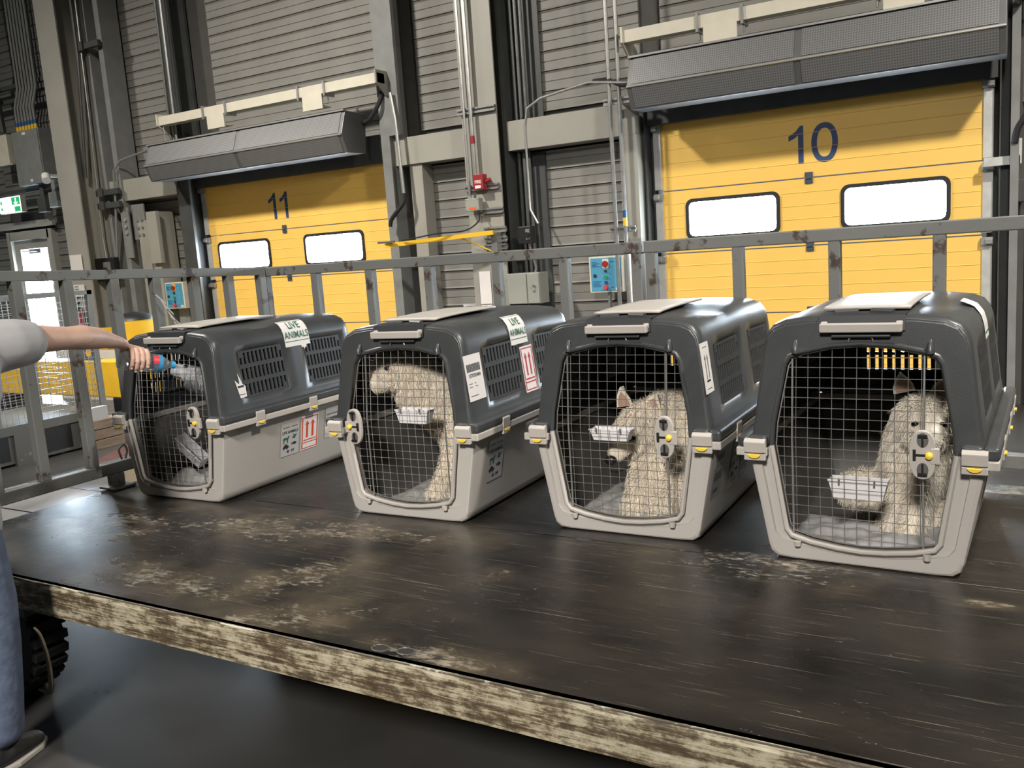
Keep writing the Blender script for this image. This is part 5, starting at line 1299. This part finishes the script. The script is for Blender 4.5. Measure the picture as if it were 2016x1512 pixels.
# leftmost carrier: grey-white dog at the right, coat toned for shade, muzzle up to the bottle
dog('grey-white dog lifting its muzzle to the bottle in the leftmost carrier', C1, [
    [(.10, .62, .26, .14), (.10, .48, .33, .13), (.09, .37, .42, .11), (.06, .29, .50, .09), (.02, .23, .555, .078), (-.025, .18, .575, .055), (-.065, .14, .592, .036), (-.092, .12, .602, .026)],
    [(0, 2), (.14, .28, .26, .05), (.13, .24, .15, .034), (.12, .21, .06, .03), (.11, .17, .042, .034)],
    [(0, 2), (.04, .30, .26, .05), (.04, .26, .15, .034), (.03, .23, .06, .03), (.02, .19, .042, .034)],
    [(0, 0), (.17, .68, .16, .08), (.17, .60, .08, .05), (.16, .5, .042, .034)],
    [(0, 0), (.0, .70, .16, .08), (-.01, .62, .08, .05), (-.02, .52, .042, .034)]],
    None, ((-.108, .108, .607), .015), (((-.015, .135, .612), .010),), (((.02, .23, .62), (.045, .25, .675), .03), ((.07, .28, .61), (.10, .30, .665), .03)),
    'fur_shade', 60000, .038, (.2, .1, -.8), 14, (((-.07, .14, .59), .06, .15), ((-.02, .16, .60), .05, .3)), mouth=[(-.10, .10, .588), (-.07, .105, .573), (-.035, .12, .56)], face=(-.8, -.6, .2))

# ------------------------------------------------------------------ the person on the left
pr = thing('person', 'person in grey t-shirt and blue jeans reaching a bottle to the leftmost carrier', 'person', (-2.97, 1.42, 0))
OX, OY = -2.97, 1.42
def rel(P): return [tuple([p[0] - OX, p[1] - OY, p[2]] + list(p[3:])) if len(p) > 2 else p for p in P]
HX, HY, HZ = -3.262, 2.325, 1.338        # wrist
def rl(P): return [(p[0] - OX, p[1] - OY, *p[2:]) for p in P]
ARM_R = rl([(-3.14, 1.70, 1.40, .062), (-3.13, 1.80, 1.410, .060), (-3.15, 1.93, 1.400, .052), (-3.165, 2.03, 1.390, .045), (-3.185, 2.11, 1.384, .050), (-3.215, 2.20, 1.370, .044), (-3.245, 2.28, 1.350, .031), (HX, HY, HZ, .030, .024)])
pb = link_mesh(blend_mesh([
    rl([(-3.0, 1.44, .90, .125, .10), (-3.02, 1.48, 1.04, .120, .095), (-3.08, 1.55, 1.19, .130, .10), (-3.17, 1.62, 1.33, .145, .10), (-3.22, 1.65, 1.40, .13, .08)]),
    rl([(-3.24, 1.65, 1.38, .07), (-3.28, 1.66, 1.45, .055, .055), (-3.32, 1.675, 1.52, .052, .055)]),
    rl([(-3.345, 1.70, 1.54, .045, .055), (-3.36, 1.70, 1.60, .068, .082), (-3.37, 1.69, 1.66, .078, .095), (-3.375, 1.685, 1.71, .070, .088)]),
    ARM_R,
    rl([(-3.30, 1.62, 1.40, .055), (-3.42, 1.58, 1.33, .048), (-3.47, 1.56, 1.12, .040), (-3.46, 1.62, .98, .034), (-3.45, 1.66, .88, .024)]),
    rl([(-2.95, 1.45, .85, .07), (-2.935, 1.47, .48, .05), (-2.945, 1.45, .08, .036)]),
    rl([(-3.05, 1.43, .85, .07), (-3.12, 1.36, .48, .05), (-3.15, 1.28, .08, .036)])], .010, 4), 'body', 'skin', pr)
link_mesh(blend_mesh([
    rl([(-3.0, 1.44, .84, .165, .140), (-3.015, 1.455, .96, .160, .135), (-3.06, 1.51, 1.12, .150, .118), (-3.11, 1.575, 1.24, .165, .122), (-3.18, 1.62, 1.35, .172, .118), (-3.22, 1.645, 1.40, .150, .095)]),
    rl([(-3.17, 1.64, 1.36, .105), (-3.14, 1.72, 1.395, .100), (-3.13, 1.80, 1.398, .092), (-3.140, 1.855, 1.396, .085)]),
    rl([(-3.28, 1.63, 1.38, .09), (-3.40, 1.59, 1.32, .08), (-3.45, 1.57, 1.20, .074)])], .011, 5), 't_shirt', 'shirt', pr)
link_mesh(blend_mesh([
    rl([(-3.0, 1.44, .92, .140, .112), (-2.98, 1.44, .86, .152, .120)]),
    rl([(-2.95, 1.44, .86, .110), (-2.945, 1.45, .74, .108), (-2.935, 1.47, .58, .094), (-2.93, 1.47, .44, .084), (-2.935, 1.46, .28, .080), (-2.945, 1.45, .14, .078)]),
    rl([(-3.04, 1.43, .86, .108), (-3.08, 1.41, .74, .104), (-3.11, 1.37, .56, .090), (-3.13, 1.34, .40, .080), (-3.15, 1.28, .14, .074)])], .011, 5), 'jeans', 'jeans', pr)
for (x, y) in ((-2.945, 1.44), (-3.15, 1.28)):
    sh = link_mesh(blend_mesh([rl([(x, y - .055, .052, .042, .040), (x, y + .02, .058, .045, .046), (x - .02, y + .09, .045, .046, .032), (x - .035, y + .145, .036, .040, .022)]), rl([(x, y - .02, .07, .046), (x, y - .015, .10, .044)])], .007, 3), 'shoe', 'shoe', pr)
    MB().prism([(x - OX + a, y - OY + b_) for a, b_ in ((-.042, -.085), (.038, -.085), (.044, .04), (.012, .14), (-.035, .185), (-.078, .15), (-.062, .05))], 'z', 0, .020).build('sole', 'sole', sh, bevel=.005)
# head details (outside the frame)
hc = Vector((-3.37 - OX, 1.69 - OY, 1.64))
for s in (-1, 1):
    ball(hc + Vector((s * .032, .088, .0)), .012, 'eye', 'eye', pr); ball(hc + Vector((s * .08, .0, -.01)), .024, 'ear', 'skin', pr, (.5, .8, 1.3))
link_mesh(skin_mesh([[(hc.x, hc.y + .088, hc.z + .01, .008), (hc.x, hc.y + .105, hc.z - .02, .012), (hc.x, hc.y + .09, hc.z - .035, .010)]], 1), 'nose', 'skin', pr)
MB().tube([(hc.x - .022, hc.y + .086, hc.z - .058), (hc.x, hc.y + .092, hc.z - .060), (hc.x + .022, hc.y + .086, hc.z - .058)], .005, 6).build('mouth', 'red_line', pr, smooth=True)
ball(hc + Vector((0, -.028, .050)), .098, 'hair', 'hair_dark', pr, (.95, 1.02, .98))

# bottle axis in world space
B0 = Vector((-3.300, 2.335, 1.262)); B1 = Vector((-3.225, 2.555, 1.208)); ax = (B1 - B0).normalized()
# hand: palm behind/above the bottle, fingers closing round it
wr = Vector((HX, HY, HZ)); mid = B0 + ax * .085
up_ = Vector((0, 0, 1)); up_ = (up_ - ax * up_.dot(ax)).normalized(); sd = ax.cross(up_).normalized()      # sd: one side of the bottle
rb = .041
def around(t_, a, r): return B0 + ax * t_ + (up_ * cos(a) + sd * sin(a)) * r
def rp(v, r, r2=None): return (v.x - OX, v.y - OY, v.z, r) if r2 is None else (v.x - OX, v.y - OY, v.z, r, r2)
palm0 = around(.018, -.25, rb + .024); palm1 = around(.052, -.10, rb + .017)
limbs = [[rp(wr - Vector((-.006, .05, -.004)), .030, .025), rp(wr, .029, .024), rp((wr + palm0) / 2, .032, .022), rp(palm0, .030, .018)]]
lens = (.9, 1.0, .95, .80)
for k in range(4):
    t0 = .040 + .0215 * k; st_ = -.25
    limbs.append([rp(palm0 + (around(t0, st_, rb + .012) - palm0) * .15, .0135), rp(around(t0 - .004, st_, rb + .013), .0120)] +
                 [rp(around(t0 + .003, st_ + (a - st_) * lens[k], rb + rr_), r_) for a, rr_, r_ in ((.35, .0125, .0102), (.95, .0110, .0100), (1.55, .0105, .0090), (2.1, .0095, .0086), (2.5, .0085, .0078))])
limbs.append([rp(palm0, .018), rp(around(.030, -.8, rb + .016), .0150), rp(around(.048, -1.35, rb + .013), .0128), rp(around(.07, -1.85, rb + .011), .0115), rp(around(.084, -2.2, rb + .009), .0095)])
link_mesh(blend_mesh(limbs, .0022, 3), 'hand', 'skin', pr)
for k in range(4):
    p = around(.044 + .0215 * k, -.25 + (2.42 + .25) * lens[k], rb + .0148); ball(p - Vector((OX, OY, 0)), .0052, 'fingernail', 'nail', pr, (1, 1, .8), 8)
# left hand resting low (out of frame): short fingers
lw = Vector((-3.45, 1.66, .88)); lh = [[rp(lw, .026, .03), rp(lw + Vector((.01, .05, -.02)), .018, .036), rp(lw + Vector((.015, .09, -.03)), .014, .036)]]
for k in range(4):
    o_ = Vector((-.024 + .016 * k, 0, 0)); lh.append([(0, 2)] + [rp(lw + Vector((.015, .105, -.035)) + o_, .009), rp(lw + Vector((.015, .135 + .006 * (k in (1, 2)), -.05)) + o_, .0085), rp(lw + Vector((.015, .155 + .006 * (k in (1, 2)), -.075)) + o_, .0075)])
lh.append([(0, 1)] + [rp(lw + Vector((.045, .06, -.02)), .011), rp(lw + Vector((.06, .09, -.04)), .0095), rp(lw + Vector((.062, .11, -.06)), .008)])
link_mesh(skin_mesh(lh, 2), 'hand', 'skin', pr)
# bottle
bt = thing('water_bottle', 'clear plastic water bottle with blue collar and red label in the hand', 'bottle', B0)
bt.rotation_euler = ax.to_track_quat('Z', 'Y').to_euler()
pf_ = [(0, .0), (0, .032), (.006, .040), (.03, .041), (.036, .0385), (.042, .041), (.075, .041), (.081, .0385), (.087, .041), (.150, .041), (.175, .037), (.200, .026), (.215, .0145), (.225, .0135)]
MB().tube([(0, 0, z) for z, r in pf_[1:]], [r for z, r in pf_[1:]], 22, caps=True).build('bottle_body', 'bottle', bt, smooth=60)
MB().tube([(0, 0, .223), (0, 0, .238)], .016, 16).build('cap', 'bottle_cap', bt, smooth=50)
MB().tube([(0, 0, .158), (0, 0, .170), (0, 0, .178)], [.0408, .0390, .0365], 22, caps=False).build('blue_collar', 'bottle_cap', bt, smooth=True)
q = MB()
for k in range(6):
    a0 = 2.2 + k * .16
    for (za, zb) in ((.135, .160),): q.add([(.0418 * cos(a), .0418 * sin(a), z) for z in (za, zb) for a in (a0, a0 + .16)], [(0, 1, 3, 2)])
q.build('red_label', 'bottle_red', bt)
MB().tube([(0, 0, .238), (0, 0, .255)], .004, 6).build('spout', 'galv', bt, smooth=True)
# rope loop hanging behind the leg
q = MB()
for k in range(3):
    q.tube(smooth_path([(-3.02, 1.66, .40), (-2.985 + .004 * k, 1.655, .38), (-2.955 + .006 * k, 1.65, .31), (-2.955 + .008 * k, 1.65, .24 - .004 * k), (-2.975 + .006 * k, 1.65, .18 - .006 * k), (-3.03, 1.65, .17)]), .0045, 6)
tag(q.build('rope_loop', 'rope', smooth=True), 'tan rope loops hanging between the jeans and the platform wheel', 'rope')

# repeats carry a common group phrase
GROUPS = {'pipe': 'conduits on the back wall', 'bracket': 'channel brackets on the back wall', 'column': 'steel columns along the back wall', 'post': 'steel posts beside the yellow doors',
          'dog': 'dogs in the pet carriers', 'air curtain': 'air curtains above the yellow doors', 'control panel': 'blue control panels beside the yellow doors', 'notice': 'paper notices on the columns and siding',
          'gland': 'banded glands on the grey electrical box', 'pet bedding': 'crumpled pads inside the carriers', 'fence': 'steel railings round the platform', 'cable': 'loose cables and hoses on the back wall',
          'clamp': 'pipe clamps on the far left conduits', 'band': 'coloured bands on the conduits', 'electrical box': 'electrical boxes in the upper left', 'plate': 'plates on the floor and wall', 'rail': 'dark rails in the upper left'}
for o in COL.objects:
    c = o.get('category')
    if c in GROUPS and not o.get('group') and o.name.split('.')[0] not in ('gusset_plate', 'barrier_rail', 'door_bracket'): o['group'] = GROUPS[c]
